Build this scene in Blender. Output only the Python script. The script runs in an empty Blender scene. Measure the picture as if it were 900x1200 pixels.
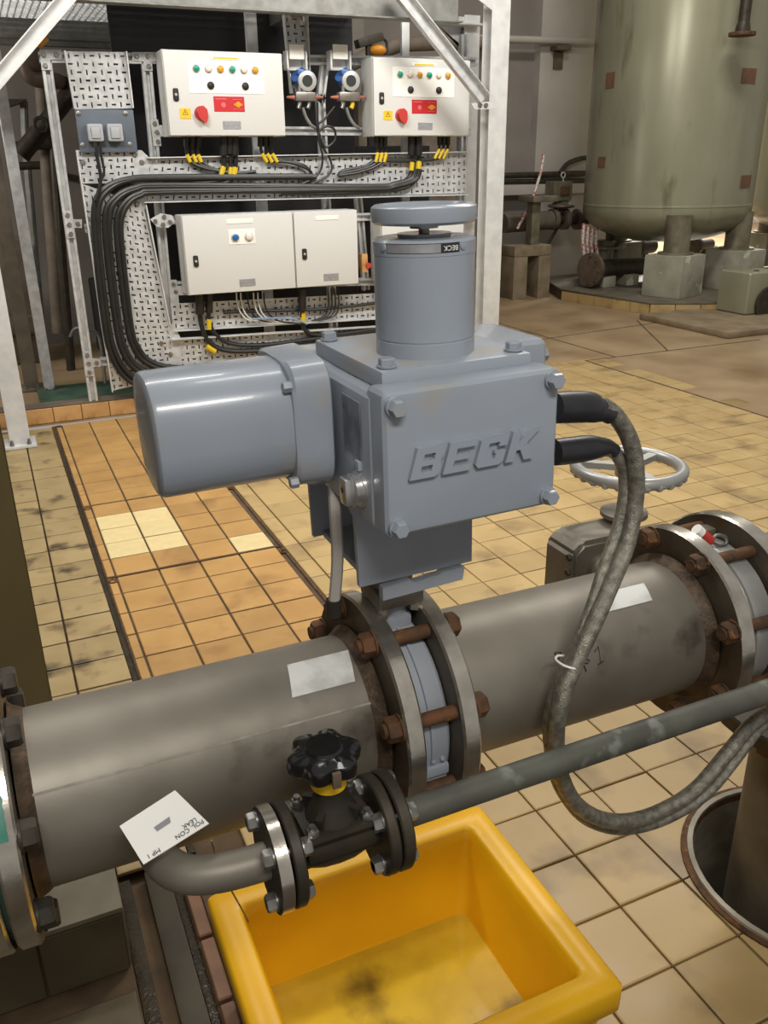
import bpy, bmesh, math, random
from math import sin, cos, pi, radians
from mathutils import Vector, Matrix
random.seed(7)
S = bpy.context.scene
COL = S.collection

# ------------------------------------------------------------------ camera, light, exposure
F_PX, CAM_H = 1000.0, 1.5
PITCH, ROLL, YAW = radians(22.2), radians(0.77), radians(24.0)
_fh = Vector((sin(YAW), cos(YAW), 0)); _r = Vector((cos(YAW), -sin(YAW), 0)); _u = Vector((0, 0, 1))
C_F = _fh*cos(PITCH) - _u*sin(PITCH); _up = _fh*sin(PITCH) + _u*cos(PITCH)
C_R = cos(ROLL)*_r - sin(ROLL)*_up; C_U = cos(ROLL)*_up + sin(ROLL)*_r
cd = bpy.data.cameras.new('camera'); cam = bpy.data.objects.new('camera', cd); COL.objects.link(cam)
cd.sensor_fit = 'VERTICAL'; cd.sensor_height = 36.0; cd.lens = 36.0*F_PX/1200.0; cd.clip_end = 100; cd.clip_start = .02
cam.matrix_world = Matrix((( C_R.x, C_U.x, -C_F.x, 0), (C_R.y, C_U.y, -C_F.y, 0), (C_R.z, C_U.z, -C_F.z, CAM_H), (0, 0, 0, 1)))
S.camera = cam
S.view_settings.view_transform = 'Standard'; S.view_settings.look = 'None'
S.view_settings.gamma = 1; S.view_settings.use_curve_mapping = False
S.view_settings.exposure = 0.0
w = bpy.data.worlds.new('hall'); S.world = w; w.use_nodes = True
w.node_tree.nodes['Background'].inputs[0].default_value = (1.0, .955, .90, 1)
w.node_tree.nodes['Background'].inputs[1].default_value = .34
def area(name, loc, target, sx, sy, energy, col=(1, .96, .90)):
    l = bpy.data.lights.new(name, 'AREA'); l.shape = 'RECTANGLE'; l.size = sx; l.size_y = sy; l.energy = energy; l.color = col
    o = bpy.data.objects.new(name, l); COL.objects.link(o); o.location = loc
    o.rotation_euler = (Vector(target)-Vector(loc)).to_track_quat('-Z', 'Y').to_euler(); return o
area('area_lamp', (.0, 3.0, 3.5), (1.0, 5.2, .6), 1.3, .35, 80)
area('area_lamp', (2.7, 3.0, 3.5), (2.4, 5.0, .6), 1.3, .35, 88)
l = area('area_lamp', (.05, -1.1, 3.2), (.42, .9, 1.2), 1.3, .35, 9); l.data.spread = radians(75)  # added fill lamp behind the camera, brightens the actuator's front
area('area_lamp', (.9, 1.9, 3.9), (.9, 2.2, 0), 1.3, .35, 16)
area('area_lamp', (-1.6, 6.7, 2.1), (.4, 8.2, 1.3), 1.2, .3, 40)  # added fill lamp, lightens the partition wall shaded by the platform
area('area_lamp', (5.2, 5.2, 5.4), (5.6, 7.0, 0), 1.6, .5, 130)
area('daylight_far', (11.6, 12.6, 5.0), (11.5, 12.8, 0), 2.4, 2.4, 1500, (1, .96, .9))

def P(x, y, Y=None, X=None, Z=None):
    """the point where the sight line of a measured photo position meets a real plane of the place"""
    d = C_F + C_R*((x-450)/F_PX) - C_U*((y-600)/F_PX)
    if Y is not None: t = Y/d.y
    elif X is not None: t = X/d.x
    else: t = (Z-CAM_H)/d.z
    return Vector((0, 0, CAM_H)) + d*t

# ------------------------------------------------------------------ materials
def srgb(h):
    if isinstance(h, str):
        h = [int(h[i:i+2], 16)/255 for i in (0, 2, 4)]
        return tuple(c/12.92 if c <= .04045 else ((c+.055)/1.055)**2.4 for c in h)
    return h
def M(name, c1, c2=None, scale=8.0, rough=.5, metal=0.0, bump=0.0, bscale=None, lo=.35, hi=.65, rand=0.0,
      world=False, c3=None, s3=30, lo3=.62, hi3=.7, coat=0.0, rough2=None, stretch=None, emit=None, spec=.5):
    m = bpy.data.materials.new(name); m.use_nodes = True; nt = m.node_tree; N = nt.nodes; L = nt.links
    b = N['Principled BSDF']; b.inputs['Roughness'].default_value = rough; b.inputs['Metallic'].default_value = metal
    b.inputs['Coat Weight'].default_value = coat; b.inputs['Specular IOR Level'].default_value = spec
    c1 = srgb(c1); col = None
    if world: src = N.new('ShaderNodeNewGeometry').outputs['Position']
    else: src = N.new('ShaderNodeTexCoord').outputs['Object']
    if stretch:
        mp = N.new('ShaderNodeMapping'); mp.inputs['Scale'].default_value = stretch; L.new(src, mp.inputs['Vector']); src = mp.outputs[0]
    def noise(sc, l, h, det=6):
        n = N.new('ShaderNodeTexNoise'); n.inputs['Scale'].default_value = sc; n.inputs['Detail'].default_value = det
        L.new(src, n.inputs['Vector']); r = N.new('ShaderNodeMapRange'); r.inputs[1].default_value = l; r.inputs[2].default_value = h
        L.new(n.outputs[0], r.inputs[0]); return r.outputs[0], n.outputs[0]
    def mix(f, a, bb):
        x = N.new('ShaderNodeMix'); x.data_type = 'RGBA'; L.new(f, x.inputs[0])
        for i, v in ((6, a), (7, bb)):
            if isinstance(v, tuple): x.inputs[i].default_value = (*v, 1)
            else: L.new(v, x.inputs[i])
        return x.outputs[2]
    if c2 is not None:
        f, _ = noise(scale, lo, hi); col = mix(f, c1, srgb(c2))
        if rough2 is not None:
            r = N.new('ShaderNodeMapRange'); r.inputs[3].default_value = rough; r.inputs[4].default_value = rough2
            L.new(f, r.inputs[0]); L.new(r.outputs[0], b.inputs['Roughness'])
    if c3 is not None:
        f, _ = noise(s3, lo3, hi3); col = mix(f, col if col else c1, srgb(c3))
    if rand:
        oi = N.new('ShaderNodeObjectInfo'); hs = N.new('ShaderNodeHueSaturation')
        r = N.new('ShaderNodeMapRange'); r.inputs[3].default_value = 1-rand; r.inputs[4].default_value = 1+rand
        L.new(oi.outputs['Random'], r.inputs[0]); L.new(r.outputs[0], hs.inputs['Value'])
        if col: L.new(col, hs.inputs['Color'])
        else: hs.inputs['Color'].default_value = (*c1, 1)
        col = hs.outputs[0]
    if col: L.new(col, b.inputs['Base Color'])
    else: b.inputs['Base Color'].default_value = (*c1, 1)
    if bump:
        n = N.new('ShaderNodeTexNoise'); n.inputs['Scale'].default_value = bscale or scale*4; n.inputs['Detail'].default_value = 4
        L.new(src, n.inputs['Vector']); bp = N.new('ShaderNodeBump'); bp.inputs['Strength'].default_value = bump; bp.inputs['Distance'].default_value = .004
        L.new(n.outputs[0], bp.inputs['Height']); L.new(bp.outputs[0], b.inputs['Normal'])
    if emit:
        b.inputs['Emission Color'].default_value = (*srgb(emit[0]), 1); b.inputs['Emission Strength'].default_value = emit[1]
    return m
m_grey = M('actuator_paint', '98a0aa', '929aa5', 6, .27, bump=.02, bscale=90, coat=.25, c3='9b9a96', s3=14, lo3=.62, hi3=.75)
m_greyd = M('actuator_paint_dusty', '98a0aa', 'a59d8c', 12, .35, lo=.45, hi=.65, bump=.04, bscale=60)
m_dust = M('bracket_paint', '999ea6', '8e939b', 10, .45)
m_steel = M('pipe_steel', '8d877b', '6f685d', 5, .46, .4, bump=.05, bscale=60, lo=.35, hi=.7, c3='4a4036', s3=7, lo3=.62, hi3=.72, rough2=.55)
m_flface = M('flange_face_steel', '6d6456', '4e4335', 14, .5, .6, bump=.05, c3='6a4a2c', s3=22, lo3=.6, hi3=.7)
m_seam = M('seam_weld', '9a9488', '7d766a', 40, .6, .3)
m_rim = M('machined_rim', 'd8d2c6', 'c0baae', 30, .22, .92, bump=.05, bscale=150)
m_rust = M('rusty_bolt', '684529', '40301f', 40, .8, .1, bump=.3, bscale=200, c3='8a5a2c', s3=60)
m_zinc = M('zinc_bolt', 'a2a19c', '83827d', 60, .35, .85)
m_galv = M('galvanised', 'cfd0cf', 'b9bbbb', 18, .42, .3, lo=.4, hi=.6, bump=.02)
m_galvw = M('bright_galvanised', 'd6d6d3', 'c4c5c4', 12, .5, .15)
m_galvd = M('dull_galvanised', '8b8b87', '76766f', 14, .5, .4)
m_brass = M('dull_brown_steel', '6e5f50', '5a4d40', 9, .6, .2)
m_cab = M('cabinet_white', 'd3d3cf', None, rough=.45)
m_cabs = M('cabinet_shell', 'cbcbc7', None, rough=.5)
m_white = M('white_label', 'f2f1ea', None, rough=.5)
m_black = M('black_rubber', '1d1d1d', '252524', 30, .5)
m_cable = M('black_cable', '191918', '222220', 30, .42)
m_boot = M('heatshrink', '26262a', '323235', 20, .38, bump=.1, bscale=40)
m_board = M('black_board', '1c1b1c', '252424', 3, .7)
m_red = M('red_plastic', 'c03a33', None, rough=.4)
m_redp = M('red_plate', 'c2222a', None, rough=.5)
m_redl = M('red_plate_print', 'd96a68', None, rough=.5)
m_yel = M('yellow_sleeve', 'd8b81c', None, rough=.5)
m_yels = M('yellow_sticker', 'eec022', None, rough=.5)
m_grn = M('green_lens', '12957c', None, rough=.3)
m_amb = M('amber_lens', 'd99a1e', None, rough=.3)
m_clr = M('clear_lens', 'e9ddd0', None, rough=.3)
m_blu = M('blue_lens', '1666a8', None, rough=.3)
m_ring = M('lens_bezel', 'c9c4bc', None, rough=.35, metal=.3)
m_mount = M('slate_plate', '59626e', '525b66', 10, .5)
m_sock = M('grey_socket', 'a3a7aa', None, rough=.45)
m_plate = M('engraved_plate', 'b5b5b8', 'a2a2a6', 60, .4, .5)
m_tan = M('tan_tile', 'b79d6b', 'aa8f5f', 6, .55, world=True, rand=.09, lo=.3, hi=.7, bump=.05, bscale=80, c3='6f5a40', s3=4.6, lo3=.53, hi3=.80, rough2=.4)
m_org = M('orange_tile', 'b68f56', 'a88049', 7, .6, world=True, rand=.10, lo=.3, hi=.7, bump=.05, bscale=80, c3='85623a', s3=4.5, lo3=.56, hi3=.75)
m_lft = M('olive_tile', 'a59066', '958058', 7, .55, world=True, rand=.09, lo=.3, hi=.7, bump=.05, bscale=80, c3='4d402b', s3=6, lo3=.55, hi3=.68)
m_crm = M('cream_tile', 'dcc894', 'd4bf8a', 20, .5, rand=.04, bump=.03)
m_brick = M('terracotta', '7d5a40', '6a4b36', 15, .6, rand=.12, bump=.1)
m_curbt = M('curb_tile', 'cba069', 'b98a52', 12, .5, rand=.08, c3='7c5934', s3=9, lo3=.6, hi3=.72)
m_grout = M('grout', '5e4c35', '4a3a28', 12, .9, world=True)
m_conc = M('worn_floor', 'a08a69', '876f53', 2.2, .6, world=True, lo=.3, hi=.7, bump=.08, bscale=30, c3='7d6443', s3=1.4, lo3=.56, hi3=.7, rough2=.45)
m_wet = M('wet_drain', '2b2418', '3a3020', 20, .22, world=True, bump=.5, bscale=120)
m_drain = M('drain_concrete', '433b29', '2f281b', 6, .5, world=True, bump=.15, bscale=60)
m_plinth = M('plinth_tile', '5f543d', '4b412f', 5, .55, world=True, bump=.05, c3='4a3d28', s3=6, lo3=.6, hi3=.75)
m_ptop = M('plinth_top', '7f7763', '676050', 8, .7, world=True, bump=.1, bscale=60, c3='4a4230', s3=12, lo3=.66, hi3=.74)
m_tote = M('yellow_tub', 'f0b816', 'e6ac10', 5, .38, bump=.03, bscale=30)
m_totein = M('tub_sludge', 'd9b730', 'bb9a24', 6, .15, world=True, lo=.4, hi=.66, c3='5c4a1a', s3=5, lo3=.57, hi3=.72)
m_water = M('oily_water', 'b59a2e', None, rough=.05)
m_olive = M('brown_column', '5d5230', '685b38', 3, .7)
m_dark = M('dark_cast_iron', '35312a', '463f33', 18, .5, .4, bump=.15, bscale=70)
m_pipeg = M('grey_green_pipe', '64655a', '52524a', 14, .6, .25, bump=.15, bscale=80, c3='7d8078', s3=25, lo3=.6, hi3=.7)
m_knob = M('black_knob', '121212', '1b1b1b', 30, .22, coat=.3)
m_braid = M('steel_braid', 'a5a192', '77746a', 90, .4, .6, bump=.5, bscale=500)
m_alu = M('aluminium_knob', 'd2d2d0', None, rough=.28, metal=.9)
m_silver = M('silver_paint', 'b4b4b0', 'a0a09c', 10, .38, .45)
m_gear = M('cast_gearbox', '8c867a', '746e63', 12, .45, .5, bump=.2, bscale=50)
m_tank = M('tank_paint', '99987f', '898770', 2.2, .27, .15, lo=.3, hi=.7, c3='6c6a50', s3=3, lo3=.6, hi3=.75, stretch=(1.6, 1.6, .45), bump=.03)
m_tankd = M('tank_stain', '6a4d3a', '77583f', 12, .7)
m_leg = M('leg_steel', '8a836f', '6e6857', 8, .4, .4)
m_block = M('grey_concrete', 'a3a08f', '8a8775', 4, .8, bump=.15, bscale=20, c3='c0bda8', s3=5, lo3=.62, hi3=.66)
m_blackstone = M('plinth_surface', '6f6858', '575044', 5, .6, world=True, bump=.1)
m_wall = M('wall_paint', '8b847c', '7c756e', 1.2, .8, bump=.03)
m_wallp = M('pilaster_paint', 'b7b0a8', 'aaa39b', 1.5, .8, bump=.03)
m_walld = M('old_wall', '807a72', '6e6860', 1.5, .85, bump=.05)
m_brown = M('brown_paint', '6e6354', '5a5044', 8, .7, bump=.1)
m_tape = M('tape_white', 'd8cfc6', 'b8665e', 30, .6, lo=.52, hi=.56)
m_trans = M('transmitter_grey', 'b9bcbb', None, rough=.4, metal=.2)
m_bluep = M('transmitter_blue', '3a66a8', None, rough=.4)
m_glass = M('display_glass', '3d403d', None, rough=.12)
m_mani = M('manifold_steel', '9a938b', '827b74', 20, .35, .7)
m_pink = M('copper_cap', 'a8675a', None, rough=.5, metal=.2)
m_text = M('print_ink', '26262a', None, rough=.6)
m_txtg = M('plate_print', '8e8e92', None, rough=.6)
m_marker = M('marker_ink', '1b1815', None, rough=.5)
m_green = M('green_mat', '3d5a46', '2c4234', 10, .7)
m_gpaint = M('green_paint_patch', '2f7f6c', '5f8f80', 40, .5)
m_stone = M('worn_stone', '8d7c62', '75664f', 5, .7, bump=.15, bscale=30)
m_portal = M('weathered_portal', '8f816b', '75684f', 6, .8, bump=.15, c3='3f362a', s3=4, lo3=.62, hi3=.75)
m_orange = M('orange_handle', 'd1881c', None, rough=.5)
m_stud = M('white_cable', 'cfcfca', None, rough=.5)
m_bluew = M('blue_cable', '7f93b0', None, rough=.5)
m_tagb = M('smudged_label', 'd9dad6', '9c9d98', 22, .6, lo=.45, hi=.75)
m_nplate = M('smudged_nameplate', '5b5e66', '7d828c', 26, .5, lo=.4, hi=.6)
m_stand = M('standpipe_paint', '6e6553', '564c3c', 8, .6, .2, bump=.1, c3='4a3726', s3=6)
m_pit = M('pit_concrete', 'b0a998', '7a7362', 7, .7, bump=.2, bscale=40)
m_weld = M('weld_bead', '5e4c3a', '43362a', 50, .55, .4, bump=.4, bscale=150)

# ------------------------------------------------------------------ mesh builder
class MB:
    def __init__(s): s.bm = bmesh.new()
    def face(s, pts): return s.bm.faces.new([s.bm.verts.new(Vector(p)) for p in pts])
    def box(s, x0, x1, y0, y1, z0, z1, bev=0, seg=2, mat=None):
        r = bmesh.ops.create_cube(s.bm, size=1); vs = r['verts']
        T = Matrix.Translation(((x0+x1)/2, (y0+y1)/2, (z0+z1)/2)) @ Matrix.Diagonal((abs(x1-x0), abs(y1-y0), abs(z1-z0), 1))
        if mat is not None: T = mat @ T
        bmesh.ops.transform(s.bm, matrix=T, verts=vs)
        if bev:
            es = list({e for v in vs for e in v.link_edges})
            bmesh.ops.bevel(s.bm, geom=es, offset=bev, segments=seg, affect='EDGES', profile=.6)
        return s
    def frame(s, p0, p1):
        p0, p1 = Vector(p0), Vector(p1); d = (p1-p0).normalized()
        a = Vector((0, 0, 1)) if abs(d.z) < .9 else Vector((1, 0, 0))
        u = d.cross(a).normalized(); v = d.cross(u).normalized(); return p0, p1, d, u, v
    def bar(s, p0, p1, wu, wv, up=None, bev=0):
        p0, p1 = Vector(p0), Vector(p1); d = (p1-p0).normalized()
        a = Vector(up) if up is not None else (Vector((0, 0, 1)) if abs(d.z) < .9 else Vector((0, 1, 0)))
        u = d.cross(a).normalized(); v = u.cross(d).normalized()
        Mx = Matrix((( d.x, u.x, v.x, 0), (d.y, u.y, v.y, 0), (d.z, u.z, v.z, 0), (0, 0, 0, 1)))
        Mx.translation = p0
        return s.box(0, (p1-p0).length, -wu/2, wu/2, -wv/2, wv/2, bev, mat=Mx)
    def rings(s, rs, closed_ends=True):
        prev = None; first = None
        for ring in rs:
            vs = [s.bm.verts.new(p) for p in ring]
            if prev:
                n = len(vs)
                for i in range(n): s.bm.faces.new((prev[i], prev[(i+1) % n], vs[(i+1) % n], vs[i]))
            else: first = vs
            prev = vs
        if closed_ends:
            s.bm.faces.new(list(reversed(first))); s.bm.faces.new(prev)
        return s
    def cyl(s, p0, p1, r0, r1=None, n=20):
        r1 = r0 if r1 is None else r1; p0, p1, d, u, v = s.frame(p0, p1)
        return s.rings([[p+(u*cos(2*pi*i/n)+v*sin(2*pi*i/n))*r for i in range(n)] for p, r in ((p0, r0), (p1, r1))])
    def lathe(s, p0, d, prof, n=32, caps=True, a0=0, a1=2*pi):
        """prof: list of (distance along d, radius)"""
        d = Vector(d).normalized(); p0 = Vector(p0); _, _, _, u, v = s.frame(p0, p0+d)
        if a1-a0 < 2*pi-.01:
            rows = [[s.bm.verts.new(p0+d*t+(u*cos(a0+(a1-a0)*i/n)+v*sin(a0+(a1-a0)*i/n))*r) for i in range(n+1)] for t, r in prof]
            for a, b in zip(rows, rows[1:]):
                for i in range(n): s.bm.faces.new((a[i], a[i+1], b[i+1], b[i]))
            return s
        return s.rings([[p0+d*t+(u*cos(2*pi*i/n)+v*sin(2*pi*i/n))*r for i in range(n)] for t, r in prof], caps)
    def annulus(s, p0, d, t0, t1, ri, ro, n=40):
        prof = [(t0, ri), (t0, ro), (t1, ro), (t1, ri), (t0, ri)]
        d = Vector(d).normalized(); p0 = Vector(p0); _, _, _, u, v = s.frame(p0, p0+d)
        rows = [[s.bm.verts.new(p0+d*t+(u*cos(2*pi*i/n)+v*sin(2*pi*i/n))*r) for i in range(n)] for t, r in prof[:4]]
        rows.append(rows[0])
        for a, b in zip(rows, rows[1:]):
            for i in range(n): s.bm.faces.new((a[i], a[(i+1) % n], b[(i+1) % n], b[i]))
        return s
    def tube(s, pts, r, n=10, smooth=4):
        P_ = [Vector(p) for p in pts]
        if smooth > 1 and len(P_) > 2:
            q = []
            for i in range(len(P_)-1):
                a = P_[max(i-1, 0)]; b = P_[i]; c = P_[i+1]; d = P_[min(i+2, len(P_)-1)]
                for k in range(smooth):
                    t = k/smooth
                    q.append(.5*((2*b)+(c-a)*t+(2*a-5*b+4*c-d)*t*t+(3*b-a-3*c+d)*t**3))
            q.append(P_[-1]); P_ = q
        rr = r if isinstance(r, (list, tuple)) else None
        tang = [(P_[min(i+1, len(P_)-1)]-P_[max(i-1, 0)]).normalized() for i in range(len(P_))]
        _, _, _, u, v = s.frame(P_[0], P_[0]+tang[0]); rows = []
        for i, p in enumerate(P_):
            t = tang[i]; u = (u-t*u.dot(t)).normalized(); v = t.cross(u)
            if rr:
                f = i/(len(P_)-1)*(len(rr)-1); k = min(int(f), len(rr)-2); ra = rr[k]+(rr[k+1]-rr[k])*(f-k)
            else: ra = r
            rows.append([p+(u*cos(2*pi*j/n)+v*sin(2*pi*j/n))*ra for j in range(n)])
        return s.rings(rows)
    def torus(s, c, ax, R, r, n=48, k=10):
        c = Vector(c); _, _, d, u, v = s.frame(c, c+Vector(ax)); rows = []
        for i in range(n):
            a = 2*pi*i/n; e = u*cos(a)+v*sin(a)
            rows.append([s.bm.verts.new(c+e*(R+r*cos(2*pi*j/k))+d*r*sin(2*pi*j/k)) for j in range(k)])
        for i in range(n):
            A, B = rows[i], rows[(i+1) % n]
            for j in range(k): s.bm.faces.new((A[j], A[(j+1) % k], B[(j+1) % k], B[j]))
        return s
    def ball(s, c, r, sc=(1, 1, 1), n=12):
        q = bmesh.ops.create_uvsphere(s.bm, u_segments=n*2, v_segments=n, radius=r)
        bmesh.ops.transform(s.bm, matrix=Matrix.Translation(c) @ Matrix.Diagonal((*sc, 1)), verts=q['verts']); return s
    def prism(s, pts, off):
        off = Vector(off); a = [s.bm.verts.new(Vector(p)) for p in pts]; b = [s.bm.verts.new(Vector(p)+off) for p in pts]
        n = len(a); s.bm.faces.new(a); s.bm.faces.new(list(reversed(b)))
        for i in range(n): s.bm.faces.new((a[i], b[i], b[(i+1) % n], a[(i+1) % n]))
        return s
    def hexnut(s, p, d, af, h):
        """hexagon nut or bolt head, across flats af, starting at p, along d"""
        d = Vector(d).normalized(); R = af/2/cos(pi/6)
        return s.lathe(p, d, [(0, R), (h*.82, R), (h, R*.86)], 6)

ORG = {}
def tag(o, label=None, cat=None, group=None, kind=None):
    for k, v in (('label', label), ('category', cat), ('group', group), ('kind', kind)):
        if v: o[k] = v
    return o
def thing(name, loc, label, cat, group=None):
    o = bpy.data.objects.new(name, None); COL.objects.link(o); o.location = loc; o.empty_display_size = .1
    ORG[o.name] = Vector(loc); return tag(o, label, cat, group)
def obj(name, mb, mat, parent=None, label=None, kind=None, smooth=35, org=None):
    bm = mb.bm; o_ = ORG[parent.name] if parent else (Vector(org) if org is not None else Vector((0, 0, 0)))
    bmesh.ops.recalc_face_normals(bm, faces=bm.faces)
    if o_.length: bmesh.ops.translate(bm, verts=bm.verts, vec=-o_)
    me = bpy.data.meshes.new(name); bm.to_mesh(me); bm.free()
    for p in me.polygons: p.use_smooth = True
    me.set_sharp_from_angle(angle=radians(smooth)); me.materials.append(mat)
    o = bpy.data.objects.new(name, me); COL.objects.link(o)
    if parent: o.parent = parent
    else: o.location = o_
    ORG[o.name] = o_
    return tag(o, label, kind=kind)
def single(name, mb, mat, label, cat, group=None, org=(0, 0, 0)):
    o = obj(name, mb, mat, org=org); return tag(o, label, cat, group)
def struct(name, mb, mat, parent=None): return obj(name, mb, mat, parent, kind=None if parent else 'structure')
def piece(name, me, loc, parent, rot=0):
    o = bpy.data.objects.new(name, me); COL.objects.link(o); o.parent = parent; o.location = Vector(loc)-ORG[parent.name]
    if rot: o.rotation_euler = (0, 0, rot)
    ORG[o.name] = ORG[parent.name]; return o
def dup(root, loc, label=None, group=None):
    r = root.copy(); COL.objects.link(r); r.location = loc; ORG[r.name] = Vector(loc)
    if label: r['label'] = label
    if group: r['group'] = group
    for ch in list(root.children):
        c = ch.copy(); COL.objects.link(c); c.parent = r
        for g in list(ch.children):
            d = g.copy(); COL.objects.link(d); d.parent = c
    return r
def mesh_of(mb, mat, name='piece', smooth=35):
    bm = mb.bm; bmesh.ops.recalc_face_normals(bm, faces=bm.faces); me = bpy.data.meshes.new(name); bm.to_mesh(me); bm.free()
    for p in me.polygons: p.use_smooth = True
    me.set_sharp_from_angle(angle=radians(smooth)); me.materials.append(mat); return me
def text_bm(body, size, depth, mtx):
    """lettering from Blender's own font as a solid, placed by mtx (text lies in its local XY plane)"""
    cu = bpy.data.curves.new('lettering', 'FONT'); cu.body = body; cu.size = size; cu.extrude = depth/2
    cu.align_x = 'CENTER'; cu.align_y = 'CENTER'; cu.resolution_u = 3
    o = bpy.data.objects.new('lettering', cu); COL.objects.link(o)
    me = bpy.data.meshes.new_from_object(o); bpy.data.objects.remove(o); bpy.data.curves.remove(cu)
    mb = MB(); mb.bm.from_mesh(me); bpy.data.meshes.remove(me); bmesh.ops.transform(mb.bm, matrix=mtx, verts=mb.bm.verts); return mb
def plane_mtx(c, ex, ey):
    ex = Vector(ex).normalized(); ey = Vector(ey).normalized(); ez = ex.cross(ey)
    m = Matrix((( ex.x, ey.x, ez.x, 0), (ex.y, ey.y, ez.y, 0), (ex.z, ey.z, ez.z, 0), (0, 0, 0, 1))); m.translation = c; return m
XA, YA, ZA = Vector((1, 0, 0)), Vector((0, 1, 0)), Vector((0, 0, 1))
# ================================================================== THE SETTING
PX0, PY0, PR = 1.48, .97, .265                  # the round pit
def rect(mb, x0, x1, y0, y1, z): mb.face([(x0, y0, z), (x1, y0, z), (x1, y1, z), (x0, y1, z)])
fb = MB(); ZG = -.010
rect(fb, -3, .035, -1.5, 5.6, ZG); rect(fb, .205, PX0-.4, -1.5, 5.6, ZG)
rect(fb, PX0-.4, PX0+.4, -1.5, PY0-.4, ZG); rect(fb, PX0-.4, PX0+.4, PY0+.4, 5.6, ZG); rect(fb, PX0+.4, 4.3, -1.5, 5.6, ZG)
sq, ci = [], []
for i in range(48):
    a = 2*pi*i/48; e = Vector((cos(a), sin(a), 0)); k = .4/max(abs(e.x), abs(e.y))
    sq.append(fb.bm.verts.new(Vector((PX0, PY0, ZG))+e*k)); ci.append(fb.bm.verts.new(Vector((PX0, PY0, ZG))+e*PR))
for i in range(48): fb.bm.faces.new((sq[i], sq[(i+1) % 48], ci[(i+1) % 48], ci[i]))
rect(fb, .035, .205, -1.5, 5.6, -.035)
for x0, x1 in ((.035, .035), (.205, .205)):
    fb.face([(x0, -1.5, -.035), (x0, 5.6, -.035), (x0, 5.6, ZG), (x0, -1.5, ZG)])
floor = struct('floor', fb, m_grout); ORG[floor.name] = Vector((0, 0, 0))
fc = MB(); rect(fc, 4.3, 22, -1.5, 5.6, 0); rect(fc, -4, 22, 5.6, 20, 0)
tag(obj('worn_screed', fc, m_conc, floor), 'worn brown screed beyond the tiles')
for a, b_ in (((4.30, 3.2), (4.30, 5.6)), ((4.3, 5.6), (6.2, 5.6)), ((5.15, 5.6), (5.9, 6.9)), ((4.3, 6.5), (6.3, 6.75)), ((4.6, 5.6), (4.6, 8.5))):
    j = MB(); j.bar((a[0], a[1], .0005), (b_[0], b_[1], .0005), .015, .003); obj('floor_joint', j, m_grout, floor)
# tiles -------------------------------------------------------------
def tile_bm(wx, wy, h=.010, inset=.003):
    mb = MB(); a, b = wx/2, wy/2
    mb.rings([[Vector((sx*p, sy*q, z)) for sx, sy in ((-1, -1), (1, -1), (1, 1), (-1, 1))] for p, q, z in ((a, b, -h), (a, b, -inset*.6), (a-inset, b-inset, 0))])
    return mb
GX, GY, X0, Y0 = .173, .1638, 1.025, .903
tmesh = mesh_of(tile_bm(GX-.005, GY-.005), m_tan, 'tan_tile', 20)
cand, cut = [], []
for k in range(-5, 20):
    for j in range(-4, 29):
        cx, cy = X0+GX*(k+.5), Y0+GY*(j+.5)
        if cx < .95 and cy > 2.36: continue
        if cx < .3: continue
        v = Vector((cx, cy, 0))-Vector((0, 0, CAM_H)); zc = v.dot(C_F)
        if zc < .3: continue
        px, py = 450+F_PX*v.dot(C_R)/zc, 600-F_PX*v.dot(C_U)/zc
        if not (-60 < px < 960 and py < 1290): continue
        near = max(0, math.hypot(max(abs(cx-PX0)-GX/2, 0), max(abs(cy-PY0)-GY/2, 0)))
        if near < PR+.012: cut.append((cx, cy)); continue
        cand.append((zc, cx, cy))
cand.sort()
for zc, cx, cy in cand[:270]: piece('floor_tile', tmesh, (cx, cy, random.uniform(-.0012, .0006)), floor)
rest = MB()
for zc, cx, cy in cand[270:]:
    t = tile_bm(GX-.006, GY-.006); me = bpy.data.meshes.new('t'); t.bm.to_mesh(me); t.bm.free(); n0 = len(rest.bm.verts)
    rest.bm.from_mesh(me); rest.bm.verts.ensure_lookup_table(); bpy.data.meshes.remove(me)
    bmesh.ops.translate(rest.bm, verts=rest.bm.verts[n0:], vec=(cx, cy, random.uniform(-.001, .001)))
if cand[270:]: tag(obj('far_floor_tiles', rest, m_tan, floor, smooth=20), kind='stuff')
for cx, cy in cut:                                # tiles trimmed around the pit
    if all(math.hypot(cx+sx*GX/2-PX0, cy+sy*GY/2-PY0) < PR+.012 for sx in (-1, 1) for sy in (-1, 1)) or (abs(cx-PX0) < GX/2 and abs(cy-PY0) < GY/2): continue
    a, b = (GX-.005)/2, (GY-.005)/2; ring = []; RC = PR+.012
    for (xa, ya), (xb, yb) in zip(((-a, -b), (a, -b), (a, b), (-a, b)), ((a, -b), (a, b), (-a, b), (-a, -b))):
        for i in range(14):
            p = Vector((cx+xa+(xb-xa)*i/14, cy+ya+(yb-ya)*i/14, 0)); q = p-Vector((PX0, PY0, 0)); q.z = 0
            if q.length < RC: p = Vector((PX0, PY0, 0))+q.normalized()*RC
            if not ring or (ring[-1]-p).length > 1e-4: ring.append(p)
    area_ = abs(sum(ring[i].x*ring[(i+1) % len(ring)].y-ring[(i+1) % len(ring)].x*ring[i].y for i in range(len(ring))))/2
    if area_ < .001: continue
    mb = MB(); mb.prism(ring, (0, 0, -.0095)); obj('floor_tile', mb, m_tan, floor, smooth=20)
strip = mesh_of(tile_bm(.064, GY-.005), m_tan, 'tan_strip', 20)
for j in range(9, 28): piece('floor_tile', strip, (.989, Y0+GY*(j+.5), -.001), floor)
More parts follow.
